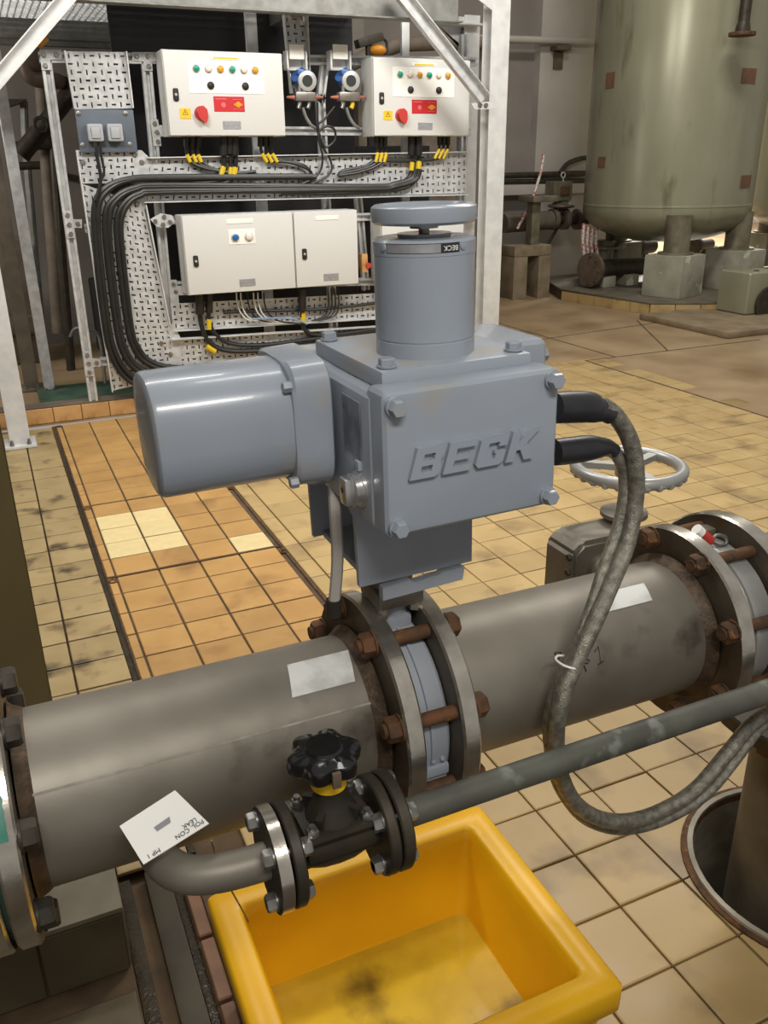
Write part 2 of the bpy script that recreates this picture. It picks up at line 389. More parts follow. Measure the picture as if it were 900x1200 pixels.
# left walkway columns
lm = mesh_of(tile_bm(.160, GY-.009), m_lft, 'olive_tile', 20)
for xc in (-.215, -.045, .122):
    for j in range(0, 24):
        y = 1.62+GY*(j+.5)
        piece('floor_tile', lm, (xc, y, random.uniform(-.002, .0005)), floor)
ds = MB(); ds.box(.2046, .2215, 1.62, 5.55, -.0095, -.003); struct('trim_11', ds, m_wet)
# drain side: plain slab strips, wet channel
dr = MB(); dr.box(.098, .150, -.5, 1.61, -.034, -.006, .003); struct('trim_1', dr, m_drain)
dr = MB(); dr.box(.036, .066, -.5, 1.61, -.0349, -.012, .003); struct('trim_2', dr, m_wet)
dr = MB(); dr.box(.151, .170, -.5, 1.62, -.0349, -.016, .003); dr.box(.15, .2, 1.535, 1.6, -.0349, -.014, .003); struct('trim_3', dr, m_wet)
be = MB(); be.box(.170, .2045, .5, 1.53, -.0349, -.016); edge = struct('trim_4', be, m_grout); ORG[edge.name] = Vector((0, 0, 0))
bmesh_brick = MB(); bmesh_brick.box(-.0145, .0145, -.077, .077, -.015, 0, .003, 1); bk = mesh_of(bmesh_brick, m_brick, 'brick', 20)
for j in range(6): piece('brick', bk, (.187, 1.452-j*.163, -.001), edge)
gl = MB(); gl.box(-.3, .032, .2, 1.3, -.03, -.011); struct('trim_5', gl, m_drain)
lt2 = mesh_of(tile_bm(.165, .16), m_plinth, 'wet_tile', 20)
for x in (-.22, -.052):
    for j in range(5): piece('floor_tile', lt2, (x, .56+j*.166, -.001), floor)
# tiled plinth under the left flange
pb = MB(); pb.box(-.75, .030, 1.362, 1.56, -.005, .155, .004); pl = struct('trim_6', pb, m_grout); ORG[pl.name] = Vector((0, 0, 0))
pt = MB(); pt.box(-.75, .034, 1.352, 1.58, .155, .168, .004); obj('plinth_top', pt, m_ptop, pl)
ft = MB(); ft.box(-.076, .076, -.005, .005, -.074, .074, .002, 1); ftm = mesh_of(ft, m_plinth, 'facing_tile', 20)
for k in range(4): piece('facing_tile', ftm, (-.048-k*.156, 1.358, .078), pl)
st = MB(); st.box(.029, .035, 1.365, 1.55, .002, .153, .002); obj('facing_tile', st, m_ptop, pl)

# trench covers ------------------------------------------------------
def cover(y0, y1, rows, label, cream=()):
    x0, x1 = .222, .952
    r = thing('trench_cover', (x0, y0, 0), label, 'trench cover', 'tiled trench covers')
    b = MB(); b.box(x0, x1, y0+.006, y1-.006, -.009, -.0005, .002); obj('slab', b, m_grout, r)
    xs = [x0+.003, .262, .427, .592, .757, .918]
    for a in range(len(xs)-1):
        for j in range(len(rows)-1):
            wx, wy = xs[a+1]-xs[a]-.008, rows[j+1]-rows[j]-.008
            mb = tile_bm(wx, wy, .006); me = mesh_of(mb, m_crm if (a, j) in cream else m_org, 'cover_tile', 20)
            piece('cover_tile', me, ((xs[a]+xs[a+1])/2, (rows[j]+rows[j+1])/2, .006+random.uniform(-.001, .001)), r)
    for x in (x0+.006, x1-.012):
        e = MB(); e.bar((x, y0+.01, .002), (x, y1-.01, .002), .007, .007); obj('steel_edge', e, m_rust, r)
    for x, y in ((x0+.022, y1-.04), (x1-.02, y1-.06)):
        h = MB(); h.torus((x, y, .006), (0, 0, 1), .014, .005, 16, 6); obj('lifting_eye', h, m_rust, r)
    return r
cover(2.26, 3.195, [2.27, 2.38, 2.545, 2.71, 2.875, 3.04, 3.19], 'orange tiled trench cover nearest the pipe')
cover(3.2, 4.035, [3.205, 3.375, 3.54, 3.705, 3.87, 4.03], 'orange tiled trench cover with seven cream replacement tiles',
      cream={(1, 1), (2, 1), (1, 2), (2, 2), (1, 3), (2, 3), (4, 0)})
cover(4.04, 5.56, [4.045, 4.205, 4.37, 4.54, 4.7, 4.87, 5.04, 5.2, 5.37, 5.55], 'orange tiled trench cover furthest back, below the curb')

# curb under the panel
cb = MB(); cb.box(-.6, 3.6, 5.655, 5.80, -.005, .098); curb = struct('trim_7', cb, m_grout); ORG[curb.name] = Vector((0, 0, 0))
ct = MB(); ct.box(-.084, .084, -.006, .006, -.047, .047, .002, 1); ctm = mesh_of(ct, m_curbt, 'curb_tile', 20)
for k in range(22): piece('curb_tile', ctm, (-.2+k*.172, 5.651, .05), curb)
cc = MB(); cc.box(-.6, 3.6, 5.66, 5.79, .098, .106, .003); obj('coping', cc, m_brown, curb)

# pit lining
pit = MB(); pit.annulus((PX0, PY0, -.62), ZA, 0, .632, PR-.012, PR, 48); pitw = struct('trim_8', pit, m_pit); ORG[pitw.name] = Vector((0, 0, 0))
pr = MB(); pr.annulus((PX0, PY0, -.012), ZA, 0, .017, PR-.014, PR+.014, 48); obj('pit_rim', pr, m_rust, pitw)
pf = MB(); pf.cyl((PX0, PY0, -.63), (PX0, PY0, -.61), PR, n=32); obj('pit_bottom', pf, m_dark, pitw)

# walls and what hangs on them
WB = 10.0
wl = MB(); wl.box(-5, 8.15, WB, WB+.3, 0, 6.5); struct('wall_back', wl, m_wall)
wl = MB(); wl.box(6.55, 8.15, WB-.14, WB, 0, 6.5); struct('trim_9', wl, m_wallp)
wl = MB(); wl.box(-5, 22, 17, 17.2, 0, 6.5); struct('wall_far', wl, m_wallp)
wl = MB(); wl.box(-4.2, -4, -2, 10, 0, 6.5); struct('wall_left', wl, m_walld)
wl = MB(); wl.box(-4, 3.6, 8.4, 8.5, 0, 6.5); struct('wall_partition', wl, m_walld)
bs = MB(); bs.box(4, 6.5, WB-.06, WB, 0, .22); struct('baseboard_back', bs, m_tan)
# ================================================================== PUMP TUB AND PIPEWORK
# yellow tub
TX0, TX1, TY0, TY1, TZ = .176, .757, .752, 1.230, .252
tub = thing('yellow_tub', (.466, .99, 0), 'yellow plastic drip tub with murky water under the small black valve', 'tub')
def rr(x0, x1, y0, y1, z, r, n=5):
    out = []
    for cx, cy, a in ((x1-r, y1-r, 0), (x0+r, y1-r, pi/2), (x0+r, y0+r, pi), (x1-r, y0+r, 1.5*pi)):
        for i in range(n+1): out.append(Vector((cx+r*cos(a+pi/2*i/n), cy+r*sin(a+pi/2*i/n), z)))
    return out
def ins(d, z, r): return rr(TX0+d, TX1-d, TY0+d, TY1-d, z, r)
mb = MB(); mb.rings([ins(.036, .003, .03), ins(.030, .008, .03), ins(.018, TZ-.058, .022), ins(.004, TZ-.056, .02), ins(.0, TZ-.05, .018), ins(0, TZ-.006, .016), ins(.006, TZ, .016),
     ins(.046, TZ, .014), ins(.052, TZ-.006, .014), ins(.054, TZ-.03, .014), ins(.062, TZ-.05, .02), ins(.066, .05, .024), ins(.078, .034, .03)])
obj('shell', mb, m_tote, tub, smooth=50)
mb = MB(); mb.rings([ins(.0665, .044, .025), ins(.0668, .046, .025)]); obj('dirty_water', mb, m_totein, tub, label='shallow murky yellow water with brown silt')
mb = MB(); mb.tube([P(248, 985, Y=.76), P(258, 1018, Y=.80), P(272, 1045, Y=.84), P(286, 1070, Y=.88), P(291, 1080, Y=.89)], .0013, 6)
single('loose_wire', mb, m_zinc, 'thin loose wire hanging over the yellow tub from the elbow pipe', 'wire', org=P(248, 985, Y=.76))

# main line ------------------------------------------------------------
AY, AZ, RP, RF = .955, .778, .110, .167
def pcyl(r, x0, x1, n=64, caps=True): 
    m = MB(); m.lathe((x0, AY, AZ), XA, [(0, r), (x1-x0, r)], n, caps); return m
def flange(name, x0, x1, root, bore=RP-.004, rf=RF):
    f = MB(); c = .003; d = x1-x0
    ax = (x0, AY, AZ)
    pr = [(0, bore), (0, rf-c), (c, rf), (d-c, rf), (d, rf-c), (d, bore), (0, bore)]
    rows = []; n = 72
    for t, r in pr[:-1]: rows.append([f.bm.verts.new((x0+t, AY+r*cos(2*pi*i/n), AZ+r*sin(2*pi*i/n))) for i in range(n)])
    rows.append(rows[0])
    for a, b in zip(rows, rows[1:]):
        for i in range(n): f.bm.faces.new((a[i], a[(i+1) % n], b[(i+1) % n], b[i]))
    o = obj(name, f, m_flface, root); o.data.materials.append(m_rim)
    for p in o.data.polygons:                       # the turned rim is bright, the faces are dull
        c_ = p.center+ORG[o.name]
        if math.hypot(c_.y-AY, c_.z-AZ) > rf-.0028: p.material_index = 1
    return o
def bolts(root, x0, x1, nutL, nutR, skip=(), studL=.03, studR=.012, mat=None):
    mat = mat or m_rust
    for k in range(8):
        a = radians(22.5+45*k)
        if k in skip: continue
        y, z = AY-.1475*cos(a), AZ+.1475*sin(a)
        s = MB(); s.cyl((x0-studL, y, z), (x1+studR, y, z), .0098, n=12); so = obj('stud_bolt', s, mat, root)
        for p, d, on in (((x0, y, z), -XA, nutL), ((x1, y, z), XA, nutR)):
            if on:
                h = MB(); h.hexnut(p, d, .030, .019); h.cyl(Vector(p), Vector(p)+Vector(d)*.003, .019, n=16); obj('nut', h, mat, so)
sp1 = thing('pipe_spool', (.15, AY, AZ), 'thick dull steel pipe left of the grey valve, white smudged label on top', 'pipe', 'main line pipes')
obj('pipe_wall', pcyl(RP, -.068, .384), m_steel, sp1)
flange('flange', -.095, -.070, sp1); flange('flange', .382, .408, sp1)
for x, s in ((-.067, 1), (.379, -1)):
    wb = MB(); wb.lathe((x, AY, AZ), XA*s, [(0, RP+.012), (.004, RP+.007), (.012, RP+.003), (.018, RP-.001)], 64); obj('weld_bead', wb, m_weld, sp1)
# long seam weld
sb = MB(); a = radians(38); y, z = AY-RP*cos(a), AZ+RP*sin(a); sb.bar((-.06, y, z), (.37, y, z), .003, .0016, (0, -cos(a), sin(a))); obj('seam', sb, m_seam, sp1)
def sticker(name, root, x0, x1, a0, a1, mat, skew=0, r=RP+.0006, label=None):
    s = MB(); n = 10; rows = []
    for i in range(n+1):
        a = radians(a0+(a1-a0)*i/n); dx = skew*i/n
        rows.append([s.bm.verts.new((x+dx, AY-r*cos(a), AZ+r*sin(a))) for x in (x0, x1)])
    for p, q in zip(rows, rows[1:]): s.bm.faces.new((p[0], p[1], q[1], q[0]))
    return obj(name, s, mat, root, label=label)
sticker('sticker', sp1, .265, .352, 55, 82, m_tagb, .01, label='smudged white label on top of the pipe')
sp2 = thing('pipe_spool', (.7, AY, AZ), 'thick dull steel pipe right of the grey valve, marked with black pen', 'pipe', 'main line pipes')
obj('pipe_wall', pcyl(RP, .486, .944), m_steel, sp2)
flange('flange', .462, .488, sp2); flange('flange', .942, .968, sp2)
for x, s in ((.491, 1), (.939, -1)):
    wb = MB(); wb.lathe((x, AY, AZ), XA*s, [(0, RP+.012), (.004, RP+.007), (.012, RP+.003), (.018, RP-.001)], 64); obj('weld_bead', wb, m_weld, sp2)
sticker('sticker', sp2, .762, .85, 58, 76, m_tagb, .008, label='smudged white label on top of the pipe')
sp0 = thing('pipe_spool', (-.4, AY, AZ), 'steel pipe flange cut off by the left edge, green paint smear on its rim', 'pipe', 'main line pipes')
obj('pipe_wall', pcyl(RP, -1.1, -.122), m_steel, sp0); flange('flange', -.124, -.100, sp0)
gp = MB(); gp.lathe((-.090, AY, AZ), XA, [(0, RF+.0006), (.013, RF+.0006)], 6, False, radians(0), radians(.01))
gk = MB(); gk.annulus((-.1, AY, AZ), XA, 0, .005, RP, RF-.012, 64); obj('gasket', gk, m_green, sp0, label='dark green gasket')
pa = MB(); rows = []
for i in range(9):
    a = radians(24+17*i/8); rows.append([pa.bm.verts.new((x+.001*sin(i*3), AY-(RF+.0005)*cos(a), AZ+(RF+.0005)*sin(a))) for x in (-.091, -.079)])
for p, q in zip(rows, rows[1:]): pa.bm.faces.new((p[0], p[1], q[1], q[0]))
obj('paint_smear', pa, m_gpaint, sp1, label='smear of green paint')
sp3 = thing('pipe_spool', (1.5, AY, AZ), 'dark steel pipe flange at the right edge beyond the silver handwheel valve', 'pipe', 'main line pipes')
obj('pipe_wall', pcyl(RP, 1.072, 2.2), m_steel, sp3); flange('flange', 1.048, 1.076, sp3, rf=.172)
bolts(sp1, .382, .488, True, True, studL=.024, studR=.012)
bolts(sp3, .942, 1.076, True, True, studL=.022, studR=.025)
bolts(sp0, -.124, -.070, True, True, studL=.01, studR=.014, mat=m_dark)
# pen mark on pipe 2:  triangle, stroke, numeral 1
mk = MB()
def pen(pts):
    q = []
    for px, py in pts:
        d = P(px, py, Y=1.0)-Vector((0, 0, CAM_H)); d.normalize(); o = Vector((0, -AY, CAM_H-AZ)); b = o.y*d.y+o.z*d.z; c = o.y*o.y+o.z*o.z-(RP+.0004)**2; aa = d.y*d.y+d.z*d.z
        t = (-b-math.sqrt(b*b-aa*c))/aa; q.append(Vector((0, 0, CAM_H))+d*t)
    mk.tube(q, .0010, 5, 1)
pen([(650, 765), (657, 764), (654, 776), (650, 765)]); pen([(680, 773), (688, 778), (691, 774), (683, 771), (680, 773)]); pen([(684, 779), (687, 787)]); pen([(697, 764), (701, 757), (704, 777)]); pen([(701, 779), (707, 775)])
obj('pen_mark', mk, m_marker, sp2, label='black hand-drawn mark and numeral 1')

# wafer valve under the actuator ------------------------------------------
val = thing('butterfly_valve', (.435, AY, AZ), 'grey wafer butterfly valve clamped between the two middle flanges', 'valve')
vb = MB(); vb.lathe((.410, AY, AZ), XA, [(0, .118), (.0, .128), (.004, .131), (.020, .131), (.021, .134), (.026, .134), (.027, .131), (.046, .131), (.050, .128), (.05, .118)], 64); obj('valve_body', vb, m_dust, val)
vb = MB(); vb.lathe((.435, AY, AZ+.115), ZA, [(0, .024), (.03, .022), (.05, .021), (.055, .021)], 20)
vb.box(.413, .457, AY-.022, AY+.022, AZ+.118, AZ+.150, .008); obj('neck', vb, m_dust, val)
vb = MB(); vb.box(.401, .469, AY-.034, AY+.034, .944, .968, .006); vb.lathe((.435, AY, .955), ZA, [(0, .030), (.03, .029)], 20)
for sx in (-1, 1):
    for sy in (-1, 1): vb.hexnut((.435+sx*.024, AY+sy*.024, .935), ZA, .018, .011)
obj('mounting_pad', vb, m_gear, val)
vb = MB()
for a in (-14, -22): 
    aa = radians(a); vb.box(.416, .456, AY-.136*cos(aa)-.004, AY-.136*cos(aa)+.004, AZ+.136*sin(aa)-.008, AZ+.136*sin(aa)+.008, .003)
for k in range(3): vb.ball((.420+.014*k, AY-.131, AZ-.018), .004, n=5)
obj('cast_lugs', vb, m_greyd, val)

# gearbox valve far right ---------------------------------------------------
gv = thing('butterfly_valve', (1.008, AY, AZ), 'gear operated valve with silver handwheel between the two right flanges', 'valve')
vb = MB(); vb.lathe((.970, AY, AZ), XA, [(0, .118), (0, .128), (.004, .133), (.03, .133), (.031, .137), (.038, .137), (.039, .133), (.072, .133), (.076, .128), (.076, .118)], 64); obj('valve_body', vb, m_silver, gv)
GYc = 1.185
vb = MB(); vb.cyl((1.0, AY+.12, AZ), (1.0, GYc, AZ+.01), .024); obj('neck', vb, m_gear, gv)
gb = MB()
pts = [(.882, .735), (.882, .838), (.905, .858), (1.03, .858), (1.055, .835), (1.055, .735)]
gb.prism([(x, GYc-.045, z) for x, z in pts], (0, .09, 0)); bmesh.ops.bevel(gb.bm, geom=list(gb.bm.edges), offset=.008, segments=2, affect='EDGES')
gb.lathe((.945, GYc-.045, .80), -YA, [(0, .030), (.012, .028), (.018, .020), (.018, .0)], 20, False)
obj('gearbox', gb, m_gear, gv)
gs = MB()
for z in (.755, .80, .83): gs.hexnut((.884, GYc-.034, z), -XA, .012, .007)
obj('cover_screws', gs, m_dark, gv)
gs = MB(); HW = Vector((1.04, 1.20, .965)); gs.cyl((HW.x, HW.y, .85), (HW.x, HW.y, HW.z+.005), .010); gs.annulus((HW.x, HW.y, .868), ZA, 0, .008, .012, .045, 24); obj('spindle', gs, m_gear, gv)
hw = MB(); hw.torus(HW, ZA, .098, .0115, 64, 12)
for k in range(26):
    a = 2*pi*k/26; hw.ball(HW+Vector((cos(a)*.101, sin(a)*.101, -.006)), .0085, n=5)
for k in range(3):
    a = 2*pi*k/3+.35; e = Vector((cos(a), sin(a), 0)); hw.bar(HW, HW+e*.094, .018, .012, ZA)
hw.cyl(HW-ZA*.016, HW+ZA*.012, .024)
obj('handwheel', hw, m_silver, gv, label='silver painted handwheel')

# debris wedged between the right flanges
dx = P(828, 628, Y=.93)
mb = MB(); mb.cyl(P(818, 622, Y=.95), P(832, 634, Y=.945), .009, n=14); bt = thing('red_capped_bottle', P(818, 622, Y=.95), 'small red plastic plug lying between the right flanges', 'plug'); obj('plug_body', mb, m_red, bt)
mb = MB(); mb.cyl(P(816, 620, Y=.951), P(821, 625, Y=.949), .0096, n=14); obj('plug_collar', mb, m_white, bt)
bt.name = 'pipe_plug'
mb = MB(); mb.tube([P(832, 634, Y=.945), P(843, 640, Y=.94), P(851, 637, Y=.94), P(850, 629, Y=.945), P(840, 627, Y=.95), P(835, 632, Y=.95)], .003, 8)
single('wire_loop', mb, m_zinc, 'short dull wire loop beside the red plug between the right flanges', 'wire', org=P(832, 634, Y=.945))
mb = MB(); c = P(830, 622, Y=.99); mb.box(c.x-.018, c.x+.018, c.y-.012, c.y+.012, c.z-.010, c.z+.008, .003)
single('wooden_wedge', mb, m_brown, 'brown chip of board lying behind the red plug', 'board', org=c)

# small drain line with diaphragm valve ------------------------------------------
SY, SZ = .742, .768
dl = thing('diaphragm_valve', (.265, SY, SZ), 'small black diaphragm valve with black star knob over the tub', 'valve')
def fl2(x0, x1, r, root, name='flange', z=SZ, mat=m_dark):
    m = MB(); m.lathe((x0, SY, z), XA, [(0, .0), (0, r-.002), (.002, r), (x1-x0-.002, r), (x1-x0, r-.002), (x1-x0, 0)], 40, False); return obj(name, m, mat, root)
VX0, VX1 = .196, .322
fl2(VX0, VX0+.014, .060, dl); fl2(VX1-.014, VX1, .060, dl)
vb = MB(); vb.lathe((VX0, SY, SZ), XA, [(.01, .024), (.03, .024), (.045, .028), (.063, .029), (.081, .028), (.096, .024), (.116, .024)], 28)
cxv = (VX0+VX1)/2
vb.box(cxv-.042, cxv+.042, SY-.036, SY+.036, SZ+.004, SZ+.026, .006); obj('valve_body', vb, m_dark, dl)
bn = MB(); bn.box(cxv-.042, cxv+.042, SY-.036, SY+.036, SZ+.028, SZ+.040, .006)
bn.lathe((cxv, SY, SZ+.036), ZA, [(0, .033), (.010, .029), (.022, .023), (.034, .019), (.048, .0185)], 24)
for a in range(4): bn.bar((cxv, SY, SZ+.05), Vector((cxv, SY, SZ+.045))+Vector((cos(a*pi/2+.785), sin(a*pi/2+.785), 0))*.034, .008, .02)
obj('bonnet', bn, m_dark, dl)
for sx in (-1, 1):
    for sy in (-1, 1):
        h = MB(); h.hexnut((cxv+sx*.033, SY+sy*.027, SZ+.040), ZA, .013, .008); h.cyl((cxv+sx*.033, SY+sy*.027, SZ+.04), (cxv+sx*.033, SY+sy*.027, SZ+.053), .004, n=8); obj('bonnet_bolt', h, m_zinc, dl)
mb = MB(); mb.lathe((cxv-.002, SY, SZ+.080), ZA, [(0, .0205), (.014, .0205)], 24); obj('collar', mb, m_yels, dl, label='yellow collar below the knob')
kn = MB(); prof = [(0, .3), (.004, .75), (.012, .97), (.020, 1.0), (.027, .96), (.032, .8), (.033, .55), (.036, .5), (.036, .02)]
kc = Vector((cxv-.006, SY, SZ+.099)); rows = []
for t, s in prof:
    ring = []
    for i in range(72):
        a = 2*pi*i/72; lob = .040*(1+(.10*cos(6*a) if s > .6 else 0)); ring.append(kc+Vector((cos(a)*lob*s, sin(a)*lob*s, t*1.0)))
    rows.append(ring)
kn.rings(rows); obj('knob', kn, m_knob, dl, label='glossy black six lobed knob')
mb = MB(); mb.box(kc.x-.005, kc.x+.005, kc.y-.041, kc.y-.036, kc.z+.006, kc.z+.026, .001); obj('knob_insert', mb, m_brass, dl)
# left elbow with flange
el = thing('elbow_pipe', (.12, SY, SZ), 'short bent steel drain pipe left of the small black valve', 'pipe')
fl2(VX0-.018, VX0-.003, .060, el); fl2(VX0-.003, VX0, .036, el, 'gasket')
mr = MB(); mr.annulus((VX0-.0175, SY, SZ), XA, 0, .014, .0595, .0606, 40); obj('bright_rim', mr, m_rim, el)
mb = MB(); mb.tube([(VX0-.01, SY, SZ), (.16, SY, SZ), (.125, SY+.004, SZ), (.095, SY+.016, SZ-.001), (.076, SY+.038, SZ-.002), (.067, SY+.07, SZ-.003), (.065, SY+.11, SZ-.003)], .0215, 20, 5); obj('bent_tube', mb, m_steel, el)
# right run to the standpipe
rr_ = thing('drain_pipe', (.6, SY, SZ), 'grey painted pipe running right from the small black valve', 'pipe')
fl2(VX1+.003, VX1+.018, .060, rr_); fl2(VX1, VX1+.003, .036, rr_, 'gasket')
mb = MB(); mb.tube([(VX1+.012, SY, SZ), (.6, SY, SZ+.002), (.93, SY, SZ+.004), (1.28, SY, SZ+.004)], .0178, 20, 2); obj('tube', mb, m_pipeg, rr_)
mb = MB(); mb.lathe((VX1+.016, SY, SZ), XA, [(0, .024), (.006, .021), (.012, .0178)], 20); obj('weld_bead', mb, m_rust, rr_)
def small_bolts(root, x0, x1, nL, nR):
    for k in range(4):
        a = radians(45+90*k); y, z = SY-.0445*cos(a), SZ+.0445*sin(a)
        s = MB(); s.cyl((x0-.012, y, z), (x1+.012, y, z), .006, n=10); so = obj('bolt', s, m_zinc, root)
        h = MB(); h.hexnut((x0, y, z), -XA, .019, .012); h.cyl((x0, y, z), (x0-.002, y, z), .012, n=12); obj('nut', h, m_zinc, so)
        h = MB(); h.hexnut((x1, y, z), XA, .019, .012); h.cyl((x1, y, z), (x1+.002, y, z), .012, n=12); obj('nut', h, m_zinc, so)
small_bolts(el, VX0-.018, VX0+.014, 1, 1); small_bolts(rr_, VX1-.014, VX1+.018, 1, 1)

# white paper tag on the elbow: upside-down print
q = [P(140, 968, Y=.805), P(205, 926, Y=.822), P(245, 965, Y=.770)]
nrm = (q[1]-q[0]).cross(q[2]-q[0]).normalized()
if nrm.y > 0: nrm = -nrm
d = P(168, 1013, Y=1)-Vector((0, 0, CAM_H)); q.append(Vector((0, 0, CAM_H))+d*((q[0]-Vector((0, 0, CAM_H))).dot(nrm)/d.dot(nrm)))
tg = thing('paper_tag', q[0], 'white paper tag printed LEAK hanging upside down on the elbow pipe', 'tag')
mb = MB(); mb.prism(q, -nrm*.0012); obj('card', mb, m_white, tg, smooth=10)
ex = (q[3]-q[2]).normalized(); ey = nrm.cross(ex)
def on_tag(px, py, txt, size):
    d = P(px, py, Y=1)-Vector((0, 0, CAM_H)); t = (q[2]-Vector((0, 0, CAM_H))).dot(nrm)/d.dot(nrm); c = Vector((0, 0, CAM_H))+d*t+nrm*.0006
    return text_bm(txt, size, .0004, plane_mtx(c, ex, ey))
for px, py, t in ((222, 972, 'POL. CON'), (222, 965, 'LEAK'), (180, 1000, 'MP 1')): obj('print', on_tag(px, py, t, .0075), m_text, tg)
mb = MB(); c = P(191, 966, Y=.79); d = c-Vector((0, 0, CAM_H)); t = (q[0]-Vector((0, 0, CAM_H))).dot(nrm)/d.dot(nrm); c = Vector((0, 0, CAM_H))+d*t
mb.prism([c+nrm*.0004+ex*a*.010+ey*b*.004 for a, b in ((-1, -1), (1, -.6), (.9, 1), (-.8, .8))], nrm*.0002); obj('smudge', mb, m_txtg, tg)

# standpipe in the pit
sd = thing('standpipe', (1.42, .98, -.6), 'dark rusty standpipe rising from the round floor pit', 'pipe')
mb = MB(); mb.cyl((1.435, .97, -.6), (1.435, .97, .62), .138, n=32); obj('tube', mb, m_stand, sd)
mb = MB(); mb.lathe((1.42, .97, .46), ZA, [(0, .12), (0, .24), (.004, .245), (.03, .245), (.034, .24), (.034, .12)], 40, False); obj('flange', mb, m_dark, sd)
for k in range(8):
    a = 2*pi*k/8+.2; h = MB(); h.hexnut((1.41+cos(a)*.2, .97+sin(a)*.2, .46), -ZA, .034, .022); obj('nut', h, m_rust, sd)
mb = MB(); mb.cyl((1.28, SY, SZ+.004), (1.42, .9, .55), .03, n=14); obj('inlet', mb, m_dark, sd)
# left column
cl = thing('steel_column', (-.15, 1.9, 0), 'dark olive steel column at the left edge behind the pipe', 'column')
mb = MB(); mb.box(-.30, -.032, 1.885, 1.9, 0, 1.6); mb.box(-.30, -.032, 2.1, 2.115, 0, 1.6); obj('column_flange', mb, m_olive, cl)
mb = MB(); mb.box(-.172, -.16, 1.9, 2.1, 0, 1.6); obj('web', mb, m_olive, cl)
# ================================================================== THE GREY ACTUATOR
act = thing('valve_actuator', (.435, AY, .985), 'blue grey electric valve actuator with raised BECK lettering on its cover', 'actuator')
b = MB(); b.box(.350, .560, .808, 1.075, 1.118, 1.276, .012, 3); obj('body', b, m_grey, act)
b = MB(); b.box(.320, .678, .955, 1.105, 1.125, 1.277, .016, 3); b.box(.362, .60, .90, .955, 1.13, 1.270, .012, 3); obj('rear_housing', b, m_grey, act)
h = MB(); h.hexnut((.678, .975, 1.250), XA, .016, .009); obj('bolt', h, m_dust, act)
# control cover
b = MB(); b.box(.3525, .573, .780, .826, 1.119, 1.284, .010, 3); cov = obj('control_cover', b, m_grey, act)
for x, z in ((.366, 1.268), (.561, 1.272), (.561, 1.133), (.366, 1.132)):
    h = MB(); h.cyl((x, .781, z), (x, .776, z), .011, n=20); h.hexnut((x, .776, z), -YA, .0165, .010); obj('cover_bolt', h, m_grey, cov)
# raised lettering, slanted block capitals built from strokes
LET = {'B': [[(0, 0), (.30, 0), (.30, 1), (0, 1)], [(.30, 0), (.86, 0), (.98, .1), (.98, .22), (.30, .22)], [(.30, .40), (.92, .40), (.92, .58), (.30, .58)], [(.30, .78), (.98, .78), (.98, .9), (.88, 1), (.30, 1)], [(.68, .22), (.98, .22), (.98, .36), (.92, .40), (.68, .40)], [(.68, .58), (.92, .58), (.98, .64), (.98, .78), (.68, .78)]],
       'E': [[(0, 0), (.30, 0), (.30, 1), (0, 1)], [(.30, 0), (.95, 0), (.95, .22), (.30, .22)], [(.30, .40), (.82, .40), (.82, .60), (.30, .60)], [(.30, .78), (.95, .78), (.95, 1), (.30, 1)]],
       'C': [[(0, .12), (.12, 0), (.32, 0), (.32, 1), (.12, 1), (0, .88)], [(.32, 0), (.88, 0), (1, .12), (1, .24), (.32, .24)], [(.32, .76), (1, .76), (1, .88), (.88, 1), (.32, 1)], [(.66, .24), (1, .24), (1, .48), (.60, .48), (.60, .40), (.66, .40)], [(.70, .62), (1, .62), (1, .76), (.70, .76)]],
       'K': [[(0, 0), (.30, 0), (.30, 1), (0, 1)], [(.30, .36), (.44, .36), (.98, .98), (.98, 1), (.64, 1), (.30, .60)], [(.44, .36), (.68, 0), (1.04, 0), (.62, .56)]]}
lx, z0, hh, ww = .3795, 1.1855, .0345, .0355
for i, ch in enumerate('BECK'):
    lm_ = MB()
    for poly in LET[ch]:
        lm_.prism([(lx+i*.0398+u*ww+v*.010, .7802, z0+v*hh) for u, v in poly], (0, -.0060, 0))
    obj('raised_letter', lm_, m_grey, cov, smooth=20)
# top plate, drum and handwheel
b = MB(); b.box(.368, .556, .815, 1.022, 1.276, 1.297, .004); tp = obj('top_plate', b, m_greyd, act, label='dusty top plate below the drum')
for x, y in ((.382, .832), (.382, 1.006), (.542, 1.006), (.542, .832)):
    h = MB(); h.cyl((x, y, 1.298), (x, y, 1.300), .011, n=16); h.hexnut((x, y, 1.300), ZA, .016, .008); obj('plate_bolt', h, m_grey, tp)
DX, DY = .4595, .893
d = MB(); d.lathe((DX, DY, 1.297), ZA, [(0, .0575), (.016, .0575), (.0165, .0568), (.0180, .0568), (.0185, .0575), (.110, .0575), (.1105, .0580), (.124, .0580), (.127, .055), (.128, .03), (.131, .03), (.131, .0)], 72, False)
dr_ = obj('drum', d, m_grey, act)
d = MB(); a0, a1 = radians(213), radians(290); rows = []
def dface(deg, z, r): a = radians(deg); return Vector((DX+r*cos(a), DY+r*sin(a), z))
def drum_patch(d0, d1, z0_, z1_, r, n=10):
    m = MB(); rows = [[m.bm.verts.new(dface(d0+(d1-d0)*i/n, z, r)) for z in (z0_, z1_)] for i in range(n+1)]
    for p, q_ in zip(rows, rows[1:]): m.bm.faces.new((p[0], q_[0], q_[1], p[1]))
    return m
obj('name_strip', drum_patch(200, 261, 1.4115, 1.4205, .0584), m_plate, act, label='brushed steel name strip on the drum')
bk_ = obj('name_strip_border', drum_patch(199.2, 284, 1.4108, 1.4212, .0582), m_text, act, label='black border and black end of the name strip')
a = radians(272.5); c = dface(272.5, 1.416, .0586)
